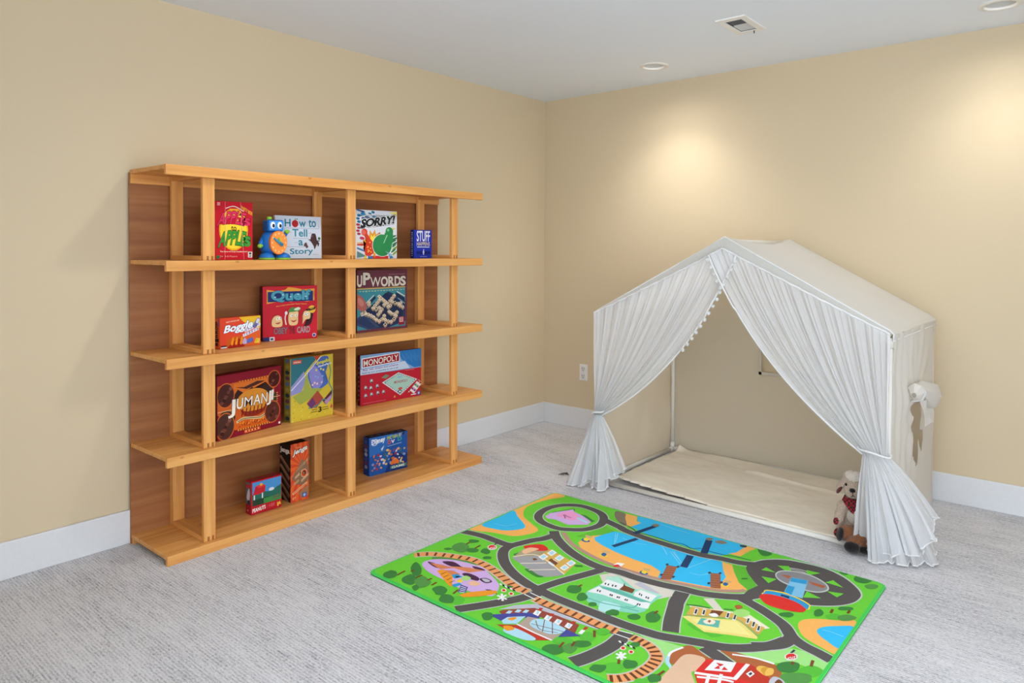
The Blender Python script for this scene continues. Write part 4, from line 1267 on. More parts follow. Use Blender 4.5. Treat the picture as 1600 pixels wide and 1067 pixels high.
('p',8,'white',[(564,585),(561,628),(593,616),(595,574)],0),
('p',9,'iceblue',[(569,591),(566,619),(587,611),(589,584)],0),
('p',9,'brown',[(491,561),(488,583),(536,568),(543,541)],0),
('p',8,'red',[(326,597),(331,628),(369,670),(415,656),(423,628),(368,590)],1),
('p',9,'peach',[(347,563),(352,610),(390,625),(385,587),(376,545)],1),
('p',9,'brown',[(428,531),(437,543),(453,536),(446,519)],0),
('p',6,'forest',[(339,513),(346,539),(366,527),(360,500)],0),
('p',6,'forest',[(469,431),(485,445),(537,429),(567,433),(545,410)],1),
('p',6,'forest',[(590,594),(623,616),(637,605),(614,586)],0),
('p',6,'palestone',[(726,589),(753,631),(860,637),(1015,662),(1031,618),(997,552),(769,545)],0),
('p',7,'palegrey',[(870,612),(883,643),(986,609),(977,589)],0),
('p',6,'mint',[(787,395),(767,439),(776,551),(760,598),(794,628),(893,580),(918,582),(1003,596),(1000,519),(1011,453),(995,417),(925,384),(869,376),(815,377)],0),
('p',7,'mintlight',[(755,593),(797,623),(841,587),(902,575),(911,595),(1001,600),(989,575),(923,574),(783,557)],0),
('p',8,'white',[(776,517),(771,577),(846,578),(856,532)],0),
('p',8,'white',[(908,555),(917,585),(987,583),(992,527),(920,526)],0),
('p',8,'white',[(769,441),(778,506),(997,516),(1010,475),(988,466),(825,458)],0),
('p',9,'mintdark',[(779,508),(857,530),(922,523),(991,522),(964,503),(799,499)],0),
('p',9,'brown',[(852,534),(848,577),(898,574),(906,540)],0),
('p',10,'brown2',[(847,573),(839,596),(860,564)],0),
('p',10,'slate',[(786,533),(781,547),(787,547),(792,532)],0),
('p',10,'slate',[(798,534),(794,549),(799,548),(805,534)],0),
('p',10,'slate',[(815,538),(810,553),(816,552),(822,537)],0),
('p',10,'slate',[(826,542),(822,556),(828,556),(833,541)],0),
('p',10,'slate',[(930,546),(926,560),(931,559),(936,545)],0),
('p',10,'slate',[(939,544),(935,558),(940,557),(945,543)],0),
('p',10,'slate',[(961,541),(957,555),(962,554),(967,540)],0),
('p',10,'slate',[(970,540),(966,554),(971,554),(976,539)],0),
('p',10,'slate',[(794,466),(789,480),(795,480),(800,465)],0),
('p',10,'slate',[(804,467),(799,481),(805,481),(810,466)],0),
('p',10,'slate',[(849,469),(844,482),(850,482),(855,468)],0),
('p',10,'slate',[(856,470),(851,483),(857,483),(862,469)],0),
('p',10,'slate',[(878,472),(874,485),(879,485),(884,471)],0),
('p',10,'slate',[(885,473),(881,487),(886,486),(891,472)],0),
('p',10,'slate',[(911,474),(907,487),(912,487),(917,473)],0),
('p',10,'slate',[(918,475),(914,488),(919,488),(924,474)],0),
('p',10,'slate',[(963,475),(960,488),(965,488),(969,474)],0),
('p',10,'slate',[(971,476),(967,489),(972,489),(977,475)],0),
('p',8,'minticy',[(863,377),(853,416),(871,425),(923,428),(934,370),(885,350)],1),
('s',8,'mintdark',[(800,400),(861,404),(922,422),(993,437)],6,0),
('s',8,'mintdark',[(938,436),(963,446),(965,476)],6,0),
('p',6,'palestone',[(1128,680),(1158,703),(1224,642),(1193,629)],0),
('p',6,'cream',[(1111,596),(1182,625),(1260,660),(1292,683),(1396,632),(1383,616),(1268,641),(1128,583)],0),
('p',7,'gold',[(1122,595),(1181,618),(1227,639),(1265,649),(1381,624),(1382,568),(1293,612),(1246,597),(1133,530)],0),
('p',7,'palelemon',[(1128,508),(1155,538),(1240,581),(1291,615),(1385,549),(1388,535),(1308,500),(1233,462)],0),
('p',8,'lemon',[(1162,514),(1237,569),(1290,599),(1364,544),(1292,509),(1226,476)],0),
('s',8,'olive',[(1135,525),(1189,555),(1246,597),(1293,612),(1383,560)],9,0),
('p',8,'brown',[(1189,617),(1226,638),(1228,591),(1197,580)],0),
('p',9,'white',[(1194,582),(1208,605),(1227,593),(1213,576)],1),
('p',9,'mintdark',[(1185,541),(1244,568),(1260,519),(1192,493)],0),
('p',10,'cream',[(1200,527),(1210,556),(1233,552),(1235,528),(1215,515)],1),
('p',11,'rust',[(1212,534),(1213,548),(1221,545),(1222,529)],0),
('p',9,'white',[(1152,547),(1138,592),(1149,595),(1163,550)],0),
('p',10,'slate',[(1152,555),(1142,587),(1149,589),(1159,556)],0),
('p',9,'white',[(1176,561),(1162,606),(1173,609),(1186,564)],0),
('p',10,'slate',[(1176,569),(1166,600),(1173,602),(1183,569)],0),
('p',9,'white',[(1250,597),(1238,642),(1248,645),(1260,600)],0),
('p',10,'slate',[(1250,605),(1241,636),(1248,638),(1257,605)],0),
('p',9,'white',[(1274,600),(1263,645),(1273,647),(1284,603)],0),
('p',10,'slate',[(1274,608),(1266,639),(1272,641),(1281,608)],0),
('p',9,'white',[(1319,608),(1308,653),(1318,656),(1329,611)],0),
('p',10,'slate',[(1319,616),(1311,647),(1317,649),(1325,616)],0),
('p',9,'white',[(1343,598),(1332,642),(1342,644),(1353,600)],0),
('p',10,'slate',[(1343,605),(1335,636),(1342,638),(1349,605)],0),
('p',9,'white',[(1366,583),(1356,627),(1366,629),(1376,586)],0),
('p',10,'slate',[(1366,591),(1359,621),(1365,623),(1373,591)],0),
('p',9,'leafpale',[(1257,647),(1258,685),(1281,700),(1301,691),(1305,661),(1283,635)],1),
('p',10,'rust',[(1240,702),(1252,720),(1267,709),(1258,685)],1),
('s',7,'forest',[(1102,596),(1139,615),(1179,627)],10,0),
('s',7,'forest',[(1220,655),(1247,670)],8,0),
('p',6,'leaf',[(1166,472),(1179,489),(1233,463),(1288,483),(1284,465),(1264,448),(1245,454),(1203,456)],1),
('p',6,'palegrey',[(602,120),(625,180),(678,239),(725,258),(1009,270),(1002,245),(910,233),(695,210)],0),
('p',7,'brick',[(612,109),(617,127),(694,212),(793,222),(884,222),(904,168),(829,173),(706,178),(635,101)],0),
('p',8,'navyroof',[(601,69),(702,176),(746,179),(758,153),(705,134),(666,64)],0),
('p',8,'navyroof',[(868,168),(931,166),(875,111)],0),
('p',8,'taupe',[(721,90),(714,148),(757,165),(868,166),(872,84),(723,82)],0),
('p',9,'iceblue',[(746,121),(744,149),(772,171),(829,173),(866,166),(867,134),(841,107),(796,102),(763,106)],1),
('p',9,'iceblue',[(661,67),(662,99),(707,145),(716,85),(680,54)],0),
('p',10,'orange',[(670,90),(680,114),(691,114),(689,92)],1),
('p',9,'redbrick',[(665,36),(725,83),(872,81),(813,32),(702,35)],0),
('s',10,'white',[(717,84),(794,80),(872,81)],7,0),
('p',10,'iceblue',[(704,27),(726,60),(823,55),(808,26),(734,15)],1),
('p',11,'orange',[(690,43),(711,60),(733,52),(718,29)],1),
('s',10,'brown',[(796,184),(849,114)],3,0),
('s',10,'brown',[(754,118),(870,150)],3,0),
('s',10,'brown',[(752,146),(800,109),(859,132)],3,0),
('s',10,'brown',[(773,169),(815,103)],3,0),
('p',9,'white',[(715,175),(707,205),(730,207),(740,174)],0),
('p',10,'iceblue',[(724,184),(715,203),(724,202),(733,182)],0),
('p',9,'white',[(766,173),(758,202),(781,204),(789,171)],0),
('p',10,'iceblue',[(774,182),(766,199),(775,199),(783,180)],0),
('p',9,'white',[(808,175),(802,204),(824,206),(832,173)],0),
('p',10,'iceblue',[(816,184),(809,201),(818,200),(826,182)],0),
('p',9,'white',[(852,178),(845,207),(867,208),(874,176)],0),
('p',10,'iceblue',[(860,187),(853,204),(861,203),(869,185)],0),
('p',9,'iceblue',[(639,114),(635,137),(649,142),(653,122)],0),
('p',9,'iceblue',[(658,141),(654,164),(669,169),(673,149)],0),
('p',9,'iceblue',[(681,158),(677,181),(691,186),(695,165)],0),
('p',9,'redbrick',[(714,203),(707,226),(720,231),(724,211)],0),
('p',9,'redbrick',[(769,198),(762,220),(774,225),(778,205)],0),
('p',9,'redbrick',[(859,205),(852,227),(865,232),(867,213)],0),
('p',9,'redbrick',[(912,203),(906,225),(918,229),(921,210)],0),
('p',9,'white',[(913,174),(908,202),(922,205),(926,176)],0),
('p',6,'lilac',[(118,191),(108,230),(132,267),(185,304),(255,324),(335,331),(382,310),(455,278),(492,247),(519,184),(489,164),(387,143),(282,151),(183,161)],1),
('p',7,'plum',[(117,222),(155,230),(197,211),(164,207)],1),
('p',7,'plum',[(164,262),(198,291),(256,278),(220,255)],1),
('p',7,'plum',[(202,279),(268,281),(256,263)],1),
('p',7,'plum',[(287,313),(327,324),(355,317),(319,302)],1),
('p',8,'clay',[(134,220),(187,242),(240,249),(209,207)],0),
('p',8,'clay',[(212,248),(284,294),(351,314),(316,261)],0),
('p',7,'plum',[(304,236),(320,257),(377,255),(392,232),(351,224)],1),
('p',7,'plum',[(386,252),(403,272),(440,265),(432,240),(405,240)],1),
('p',8,'palegrey',[(394,255),(407,267),(432,263),(424,245)],1),
('p',7,'plum',[(463,198),(485,211),(524,201),(501,201)],1),
('p',8,'orange',[(208,190),(217,214),(281,208),(354,128),(328,133),(274,158)],0),
('p',8,'clay',[(221,210),(257,233),(304,228),(289,200)],0),
('s',9,'brown',[(244,177),(245,204)],4,0),
('s',9,'brown',[(270,167),(271,194)],4,0),
('s',9,'brown',[(296,157),(297,184)],4,0),
('s',9,'brown',[(321,148),(323,174)],4,0),
('p',9,'skyblue',[(279,199),(289,222),(326,217),(310,186)],0),
('p',9,'skyblue',[(339,143),(350,174),(369,169),(361,135)],0),
('p',10,'ink',[(300,203),(310,215),(317,208),(309,194)],0),
('p',9,'leafpale',[(328,205),(327,234),(358,231),(358,202)],1),
('p',9,'yellow',[(328,176),(331,201),(354,192),(350,174)],0),
('p',9,'peach',[(381,193),(381,222),(420,220),(410,191)],1),
('p',9,'navyroof',[(365,166),(401,169),(425,129),(401,115)],0),
('s',10,'white',[(375,156),(401,159)],4,0),
('s',10,'white',[(384,144),(408,149)],4,0),
('s',10,'white',[(392,133),(415,139)],4,0),
('s',10,'white',[(401,121),(422,129)],4,0),
('p',8,'orange',[(419,104),(442,157),(494,215),(515,206),(499,166),(443,101)],1),
('p',12,'white',[(1041,222),(1046,227),(1058,219),(1051,215)],0),
('p',12,'ink',[(1052,222),(1057,227),(1068,219),(1062,215)],0),
('p',12,'white',[(1063,221),(1068,226),(1079,218),(1073,215)],0),
('p',12,'ink',[(1073,221),(1079,226),(1090,218),(1084,214)],0),
('p',12,'white',[(1084,221),(1090,226),(1101,218),(1095,214)],0),
('p',12,'ink',[(1095,220),(1101,225),(1111,217),(1105,214)],0),
('p',13,'cream',[(1069,189),(1067,201),(1075,207),(1085,200),(1086,188),(1078,182)],1),
('p',14,'red',[(1072,191),(1070,199),(1076,203),(1082,198),(1082,190),(1077,187)],1),
('p',13,'cream',[(1101,187),(1098,199),(1107,205),(1116,198),(1117,186),(1109,180)],1),
('p',14,'red',[(1104,189),(1102,197),(1108,200),(1113,196),(1114,188),(1109,185)],1),
('s',13,'white',[(1076,152),(1114,152)],9,0),
('s',13,'white',[(1092,131),(1099,175)],9,0),
('s',13,'white',[(1082,171),(1109,134)],9,0),
('p',12,'white',[(472,270),(478,275),(494,266),(487,262)],0),
('p',12,'ink',[(486,269),(492,275),(507,266),(500,262)],0),
('p',12,'white',[(499,269),(505,274),(521,265),(514,261)],0),
('p',12,'ink',[(513,268),(519,274),(534,265),(527,261)],0),
('p',12,'white',[(526,268),(532,273),(547,264),(541,260)],0),
('p',12,'ink',[(540,267),(546,272),(561,264),(554,260)],0),
('p',13,'cream',[(514,233),(509,247),(518,253),(531,246),(535,232),(526,226)],1),
('p',14,'red',[(517,236),(514,245),(520,248),(528,243),(530,235),(524,231)],1),
('p',13,'cream',[(553,231),(548,244),(557,250),(570,243),(574,229),(565,224)],1),
('p',14,'red',[(556,233),(553,242),(559,245),(567,240),(569,232),(563,229)],1),
('s',13,'white',[(530,193),(577,193)],9,0),
('s',13,'white',[(553,170),(554,218)],9,0),
('s',13,'white',[(534,214),(574,174)],9,0),
('s',11,'slate',[(215,529),(210,557)],7,0),
('p',12,'white',[(248,509),(249,489),(237,479),(218,483),(203,500),(201,520),(213,530),(233,526)],0),
('p',13,'red',[(244,508),(245,492),(235,483),(219,487),(207,501),(205,517),(215,526),(231,522)],0),
('s',11,'slate',[(1504,523),(1506,551)],7,0),
('p',12,'white',[(1529,508),(1525,489),(1512,478),(1499,482),(1493,499),(1498,519),(1510,530),(1524,526)],0),
('p',13,'red',[(1526,507),(1522,491),(1512,482),(1501,486),(1496,500),(1500,517),(1510,526),(1521,522)],0),
('p',6,'earth',[(1208,292),(1221,334),(1244,355),(1304,329),(1327,328),(1321,284),(1246,219),(1210,248)],1),
('p',6,'earth',[(1322,390),(1367,414),(1485,430),(1513,411),(1541,343),(1426,317),(1389,362)],0),
('s',7,'white',[(1217,234),(1207,276),(1223,329)],9,0),
('s',7,'white',[(1362,394),(1423,421),(1485,430)],9,0),
('s',7,'iceblue',[(1211,249),(1224,220),(1251,195)],12,0),
('p',8,'beige',[(1262,86),(1246,219),(1249,297),(1306,315),(1314,240),(1308,216),(1341,171),(1354,131)],1),
('p',8,'red',[(1314,221),(1311,314),(1405,366),(1426,379),(1484,363),(1527,314),(1529,264),(1414,165),(1342,181)],0),
('p',9,'redbrick',[(1428,376),(1484,363),(1527,314),(1464,286),(1424,279)],0),
('p',9,'white',[(1416,373),(1428,376),(1429,278),(1416,272)],0),
('p',9,'white',[(1313,228),(1416,277),(1429,278),(1428,269),(1317,216)],0),
('p',9,'white',[(1332,255),(1332,328),(1391,358),(1399,298)],0),
('p',10,'red',[(1342,316),(1366,323),(1361,304)],0),
('p',10,'red',[(1351,281),(1355,308),(1366,292)],0),
('p',10,'red',[(1372,289),(1371,312),(1388,302)],0),
('s',9,'white',[(1330,207),(1396,245),(1426,254)],10,0),
('s',9,'white',[(1352,245),(1367,194)],10,0),
('s',9,'white',[(1381,269),(1395,218)],10,0),
('p',10,'white',[(1437,320),(1443,346),(1458,337),(1454,309)],0),
('p',11,'slate',[(1443,324),(1446,339),(1453,333),(1451,319)],0),
('p',10,'hay',[(1451,367),(1453,388),(1474,396),(1500,376),(1489,349),(1466,356)],1),
('p',11,'hay2',[(1464,371),(1467,392),(1484,397),(1500,373),(1489,349),(1474,357)],1),
('p',12,'hay',[(1478,375),(1480,396),(1494,398),(1501,370),(1489,349),(1482,358)],1),
('p',10,'palegrey',[(1507,323),(1507,359),(1525,365),(1547,349),(1555,303),(1531,282)],1),
('p',11,'brown',[(1522,327),(1524,356),(1540,347),(1550,307),(1536,295)],1),
('p',9,'forest',[(111,61),(122,46),(119,27),(104,14),(78,19),(63,34),(61,53),(65,72),(91,76)],1),
('p',9,'forest',[(208,87),(220,61),(220,39),(194,33),(172,36),(151,55),(147,76),(152,100),(182,97)],1),
('p',9,'forest',[(152,157),(181,124),(182,104),(166,99),(136,117),(104,141),(84,176),(88,188),(117,179)],1),
('p',9,'leafdark',[(263,106),(274,79),(273,57),(259,44),(229,54),(202,72),(198,101),(204,121),(231,117)],1),
('p',9,'forest',[(359,99),(369,79),(369,60),(350,49),(329,59),(306,69),(305,95),(317,110),(341,109)],1),
('p',9,'forest',[(425,70),(440,46),(431,32),(416,23),(391,24),(376,44),(367,64),(383,78),(402,80)],1),
('p',8,'leaf',[(462,89),(470,68),(473,48),(456,45),(433,49),(416,64),(415,86),(423,99),(439,101)],1),
('p',9,'forest',[(262,42),(268,29),(268,21),(264,15),(249,22),(236,30),(232,42),(236,51),(248,51)],1),
('p',9,'leafdark',[(151,437),(166,406),(165,381),(140,372),(107,377),(84,400),(79,431),(91,455),(129,453)],1),
('p',9,'forest',[(138,516),(140,503),(134,490),(121,478),(109,483),(97,489),(96,505),(110,514),(126,520)],1),
('p',9,'forest',[(201,445),(207,428),(200,413),(182,404),(167,405),(154,416),(156,433),(169,444),(184,450)],1),
('p',9,'forest',[(105,379),(105,369),(102,361),(94,354),(80,353),(76,359),(77,368),(84,377),(97,381)],1),
('p',9,'forest',[(245,469),(256,456),(253,438),(236,435),(220,436),(210,452),(206,468),(214,480),(232,477)],1),
('p',9,'forest',[(294,423),(297,413),(290,405),(281,396),(270,396),(264,403),(264,415),(272,424),(286,429)],1),
('p',9,'forest',[(530,287),(531,278),(526,269),(517,263),(506,261),(502,268),(504,276),(513,285),(521,288)],1),
('p',9,'forest',[(741,442),(749,419),(742,398),(723,390),(707,394),(692,418),(690,438),(703,451),(721,460)],1),
('p',9,'forest',[(794,407),(801,390),(797,371),(786,362),(769,370),(759,390),(754,408),(762,422),(776,420)],1),
('p',9,'forest',[(850,383),(855,373),(849,363),(841,357),(830,358),(825,369),(825,379),(833,387),(841,389)],1),
('p',9,'forest',[(942,383),(945,365),(938,354),(929,344),(912,346),(905,360),(909,376),(915,390),(931,393)],1),
('p',9,'forest',[(944,385),(950,371),(947,359),(936,355),(924,359),(919,371),(920,384),(926,392),(934,395)],1),
('p',9,'forest',[(1017,410),(1022,396),(1015,379),(999,371),(987,374),(979,385),(983,400),(994,415),(1007,415)],1),
('p',9,'forest',[(1074,453),(1079,423),(1072,405),(1056,396),(1041,406),(1026,432),(1026,452),(1034,474),(1053,469)],1),
('p',9,'forest',[(618,71),(626,53),(625,40),(612,31),(596,39),(581,52),(580,70),(589,79),(602,83)],1),
('p',9,'forest',[(938,65),(941,46),(932,21),(913,7),(888,10),(874,25),(876,50),(896,70),(920,75)],1),
('p',9,'leafdark',[(963,96),(967,73),(964,58),(949,53),(935,60),(920,74),(922,90),(929,109),(947,104)],1),
('p',9,'forest',[(984,149),(984,132),(975,115),(959,103),(944,103),(932,115),(937,135),(952,147),(966,156)],1),
('p',8,'leaf',[(972,192),(976,168),(972,150),(954,145),(941,150),(923,163),(924,186),(935,205),(953,203)],1),
('p',8,'leaf',[(990,254),(991,239),(986,222),(972,214),(959,217),(950,228),(951,246),(962,260),(980,261)],1),
('p',8,'leaf',[(927,126),(931,115),(916,90),(898,77),(879,76),(868,85),(876,107),(892,123),(911,130)],1),
('p',9,'forest',[(1095,65),(1097,50),(1093,33),(1076,26),(1059,26),(1055,42),(1055,56),(1071,68),(1086,76)],1),
('p',8,'leaf',[(1136,104),(1136,81),(1129,60),(1111,49),(1093,53),(1077,69),(1086,92),(1099,109),(1120,114)],1),
('p',9,'forest',[(1159,148),(1162,129),(1155,116),(1143,103),(1127,112),(1119,126),(1117,144),(1132,152),(1145,158)],1),
('p',9,'forest',[(1108,251),(1110,240),(1105,230),(1096,226),(1086,225),(1082,234),(1083,247),(1091,255),(1102,258)],1),
('p',9,'forest',[(1251,131),(1256,115),(1248,103),(1236,90),(1223,98),(1216,110),(1217,126),(1228,138),(1240,142)],1),
('p',8,'leaf',[(1227,91),(1228,82),(1221,68),(1209,61),(1197,60),(1194,69),(1196,81),(1208,91),(1219,97)],1),
('p',9,'forest',[(1174,1248),(1180,1231),(1171,1204),(1154,1196),(1140,1207),(1131,1226),(1135,1250),(1147,1267),(1166,1270)],1),
('p',9,'forest',[(1485,1268),(1483,1250),(1478,1235),(1467,1231),(1457,1236),(1450,1246),(1454,1267),(1467,1276),(1479,1282)],1),
('p',9,'forest',[(1578,1279),(1569,1240),(1558,1212),(1538,1199),(1516,1207),(1509,1238),(1518,1267),(1538,1291),(1556,1296)],1),
('p',9,'leafdark',[(1601,1213),(1600,1194),(1590,1176),(1577,1166),(1565,1172),(1559,1185),(1567,1205),(1580,1220),(1595,1222)],1),
('p',9,'forest',[(1426,780),(1426,763),(1419,749),(1406,743),(1394,743),(1390,758),(1396,773),(1406,785),(1417,787)],1),
('p',9,'forest',[(1503,863),(1505,844),(1500,829),(1489,819),(1480,830),(1475,848),(1475,864),(1483,882),(1494,877)],1),
('p',8,'leaf',[(1557,876),(1555,854),(1546,841),(1533,830),(1522,837),(1515,848),(1524,867),(1535,883),(1549,887)],1),
('p',9,'leafdark',[(1603,904),(1597,879),(1585,860),(1568,847),(1555,851),(1550,870),(1558,889),(1573,906),(1587,909)],1),
('p',9,'forest',[(1576,965),(1576,954),(1563,939),(1546,924),(1535,924),(1534,935),(1538,949),(1556,964),(1570,971)],1),
('p',9,'forest',[(1192,946),(1191,938),(1185,931),(1180,926),(1172,925),(1171,931),(1173,939),(1180,945),(1186,948)],1),
('p',9,'forest',[(1551,462),(1551,436),(1539,416),(1516,401),(1501,407),(1493,427),(1499,452),(1519,476),(1542,483)],1),
('p',8,'leaf',[(1615,489),(1609,460),(1598,435),(1575,420),(1557,427),(1551,446),(1560,471),(1576,498),(1601,500)],1),
('p',9,'leafdark',[(1598,428),(1602,409),(1582,371),(1550,355),(1533,360),(1521,377),(1532,405),(1561,432),(1589,444)],1),
('p',9,'forest',[(1416,774),(1419,765),(1410,749),(1399,741),(1388,743),(1383,752),(1389,766),(1400,778),(1413,784)],1),
('s',10,'brown',[(115,58),(112,103)],9,0),
('s',10,'brown',[(134,115),(133,133)],9,0),
('s',10,'brown',[(189,93),(192,124)],9,0),
('s',10,'brown',[(240,107),(241,130)],9,0),
('s',10,'brown',[(283,88),(280,118)],9,0),
('s',10,'brown',[(394,95),(387,130)],9,0),
('s',10,'brown',[(117,452),(113,485)],9,0),
('s',10,'brown',[(175,448),(172,487)],9,0),
('s',10,'brown',[(721,450),(722,473)],9,0),
('s',10,'brown',[(945,225),(969,189)],9,0),
('s',10,'brown',[(942,95),(935,124)],9,0),
('s',10,'brown',[(915,63),(909,97)],9,0),
('s',10,'brown',[(1113,109),(1101,131)],9,0),
('s',10,'brown',[(1236,136),(1240,170)],9,0),
('s',10,'brown',[(1523,879),(1520,911)],9,0),
('s',10,'brown',[(1570,914),(1570,943)],9,0),
('s',10,'brown',[(1528,462),(1526,480)],9,0),
('s',10,'brown',[(1577,490),(1571,529)],9,0),
('s',10,'brown',[(1045,459),(1044,485)],9,0),
('s',6,'leafdark',[(106,258),(141,288),(189,316),(242,338),(299,347)],26,0),
]
# ------------------------------------------------------------------ play rug
RC = dict(grass='#6fd43c', grass2='#63bd39', lightgrass='#a6e689', leaf='#5cc23e', leafdark='#57994a', forest='#3f8540', leafpale='#a9e07c',
          sand='#fbb862', sandshade='#d8b478', water='#35c0f5', foam='#8adcf8', rock='#8a7f6a', walk='#bb9384', road='#5a5655', asphalt2='#8f8d92', kerb='#c4ccc6',
          white='#f2f4f4', rail='#f0a56a', sleeper='#6e4028', navy='#1f3d66', slate='#3c4450', pier='#a9694a', pierline='#6e3d2c', blue='#2c68a8', yellow='#f6d83a',
          red='#e0322c', skyblue='#2f9fd8', bluelight='#86c8ea', rust='#b4623c', lilac='#d6b4ea', pink='#f0a0d4', ink='#252030', iceblue='#b4dff0', roofgrey='#a5a5a8',
          roofgrey2='#b3a487', cream='#f3ead2', gold='#dcb258', brown='#7c4a2c', brown2='#5c3420', peach='#f2c29a', palestone='#dfdacd', palegrey='#c3c4d0', mint='#8edcc4',
          mintlight='#b2e8d4', mintdark='#68bcae', minticy='#b8ecea', palelemon='#f2e284', lemon='#f8ec96', olive='#a8b26a', brick='#9c4a3c', navyroof='#4a4c9c', taupe='#b8a496',
          orange='#f4a02c', redbrick='#c43c2c', plum='#4c2c4c', clay='#e08a5c', earth='#b4683c', beige='#e6c0a0', hay='#f0c05c', hay2='#d8a03c')
RW, RH = 1.624, 1.258
ROX, ROY = 1.040, -2.505
bm = bmesh.new()
slots = ['#48cf5a', '#1f6a34']
# thick pad with rounded corners and an overlocked rim
def rr_outline(ins, z):
    pts = []
    rad = .035 - ins
    for cx, cy, a0 in ((RW - .035, RH - .035, 0), (.035, RH - .035, 90), (.035, .035, 180), (RW - .035, .035, 270)):
        for k in range(7):
            a = R(a0 + k * 15)
            pts.append(bm.verts.new((cx + rad * math.cos(a), cy + rad * math.sin(a), z)))
    return pts
lv = [rr_outline(.003, 0), rr_outline(0, .002), rr_outline(0, .0045), rr_outline(.003, .006), rr_outline(.012, .006)]
for i in range(4):
    n = len(lv[i])
    for k in range(n):
        f = bm.faces.new((lv[i][k], lv[i][(k + 1) % n], lv[i + 1][(k + 1) % n], lv[i + 1][k]))
        f.material_index = 1 if i < 2 else 0
bm.faces.new(lv[0][::-1])
bm.faces.new(lv[-1])
pb = bmesh.new()
pr_ = Print(pb, lambda u, v, l: (u / 1000, v / 1000, .0061 + l * .00012), slots)
g_ = [(pr_.slot(RC['grass']))]
pr_.poly(0, RC['grass'], [(0, 0), (1624, 0), (1624, 1258), (0, 1258)])
def ties(l, c, pts, wd, n):
    P = spline(pts, False, 8)
    d = [0]
    for a, b in zip(P, P[1:]):
        d.append(d[-1] + (b - a).length)
    for k in range(n):
        s = (k + .5) / n * d[-1]
        i = max(j for j in range(len(d)) if d[j] <= s)
        i = min(i, len(P) - 2)
        q = (s - d[i]) / max(d[i + 1] - d[i], 1e-6)
        p = P[i].lerp(P[i + 1], q)
        t = (P[i + 1] - P[i]).normalized()
        nx, ny = -t.y * wd / 2, t.x * wd / 2
        pr_.line(l, c, [(p.x + nx, p.y + ny), (p.x - nx, p.y - ny)], 10)
for it in RUG:
    if it[0] == 'p':
        pr_.poly(it[1], RC[it[2]], it[3], it[4])
    elif it[0] == 's':
        pts = it[3]
        pr_.line(it[1], RC[it[2]], pts, it[4], 1 if len(pts) > 2 else 0, bool(it[5]))
    else:
        ties(it[1], RC[it[2]], it[3], it[4], it[5])
for (ax, ay), (bx, by), (cx, cy), word in [((232, 517), (219, 491), (245, 500), 'STOP'), ((1520, 516), (1503, 490), (1524, 499), 'STOP')]:
    sp = Print(pb, lambda u, v, l: ((ax + (bx - ax) * u / 100 + (cx - ax) * v / 100) / 1000, (ay + (by - ay) * u / 100 + (cy - ay) * v / 100) / 1000, .0061 + l * .00012), slots)
    sp.text(15, RC["white"], word, 0, 0, 100, 100, .03)
bmesh.ops.triangulate(pb, faces=[f for f in pb.faces if len(f.verts) > 4])
for co, no in (((.009, 0, 0), (-1, 0, 0)), ((RW - .012, 0, 0), (1, 0, 0)), ((0, .016, 0), (0, -1, 0)), ((0, RH - .008, 0), (0, 1, 0)), ((.022, .022, 0), (-1, -1, 0)), ((.016, RH - .016, 0), (-1, 1, 0)), ((RW - .02, RH - .02, 0), (1, 1, 0)), ((RW - .022, .022, 0), (1, -1, 0))):
    bmesh.ops.bisect_plane(pb, geom=pb.verts[:] + pb.edges[:] + pb.faces[:], plane_co=co, plane_no=no, clear_outer=True)
tmp = bpy.data.meshes.new('ink')
pb.to_mesh(tmp)
pb.free()
bm.from_mesh(tmp)
bpy.data.meshes.remove(tmp)
o = link('play_rug', bm, [plain(c, .7, .2, .05) for c in slots], None, None, False, True)
o.location = (ROX, ROY, .0005)
tag(o, 'bright green road-map play rug with blue water and grey roads lying on the grey carpet', 'rug')

# ------------------------------------------------------------------ play tent
TX0, TX1, TY0, TY1, TXM = 1.112, 2.612, -.965, -.062, 1.865
EZ, AZ = .960, 1.372
tent = root('play_tent', (TXM, -.51, 0), 'white house-shaped canvas play tent with tied-back sheer curtains standing in the room corner', 'play tent')
def wob(x, y, z, f=4.0, a=.006):
    return noise.noise(Vector((x * f, y * f, z * f))) * a

# frame of white pipes, each its own part
ins = .014
fx0, fx1, fy0, fy1 = TX0 + ins, TX1 - ins, TY0 + ins, TY1 - ins
pz = .013
pipes = [('front_base_pole', (fx0, fy0, pz), (fx1, fy0, pz)), ('side_base_pole', (fx0, fy0, pz), (fx0, fy1, pz)), ('side_base_pole', (fx1, fy0, pz), (fx1, fy1, pz)), ('back_base_pole', (fx0, fy1, pz), (fx1, fy1, pz))]
for x in (fx0, fx1):
    for y in (fy0, fy1):
        pipes.append(('corner_pole', (x, y, pz), (x, y, EZ - .02)))
for y in (fy0, fy1):
    for x in (fx0, fx1):
        pipes.append(('rafter_pole', (x, y, EZ - .02), (TXM, y, AZ - .02)))
pipes.append(('ridge_pole', (TXM, fy0, AZ - .02), (TXM, fy1, AZ - .02)))
for nm, a, b in pipes:
    bm = bmesh.new()
    tube(bm, [a, b], .0125, 14)
    for p in (a, b):
        d = (Vector(b) - Vector(a)).normalized() * (.045 if p == a else -.045)
        tube(bm, [p, Vector(p) + d], .0155, 14)
    link(nm, bm, M['pvc'], tent)

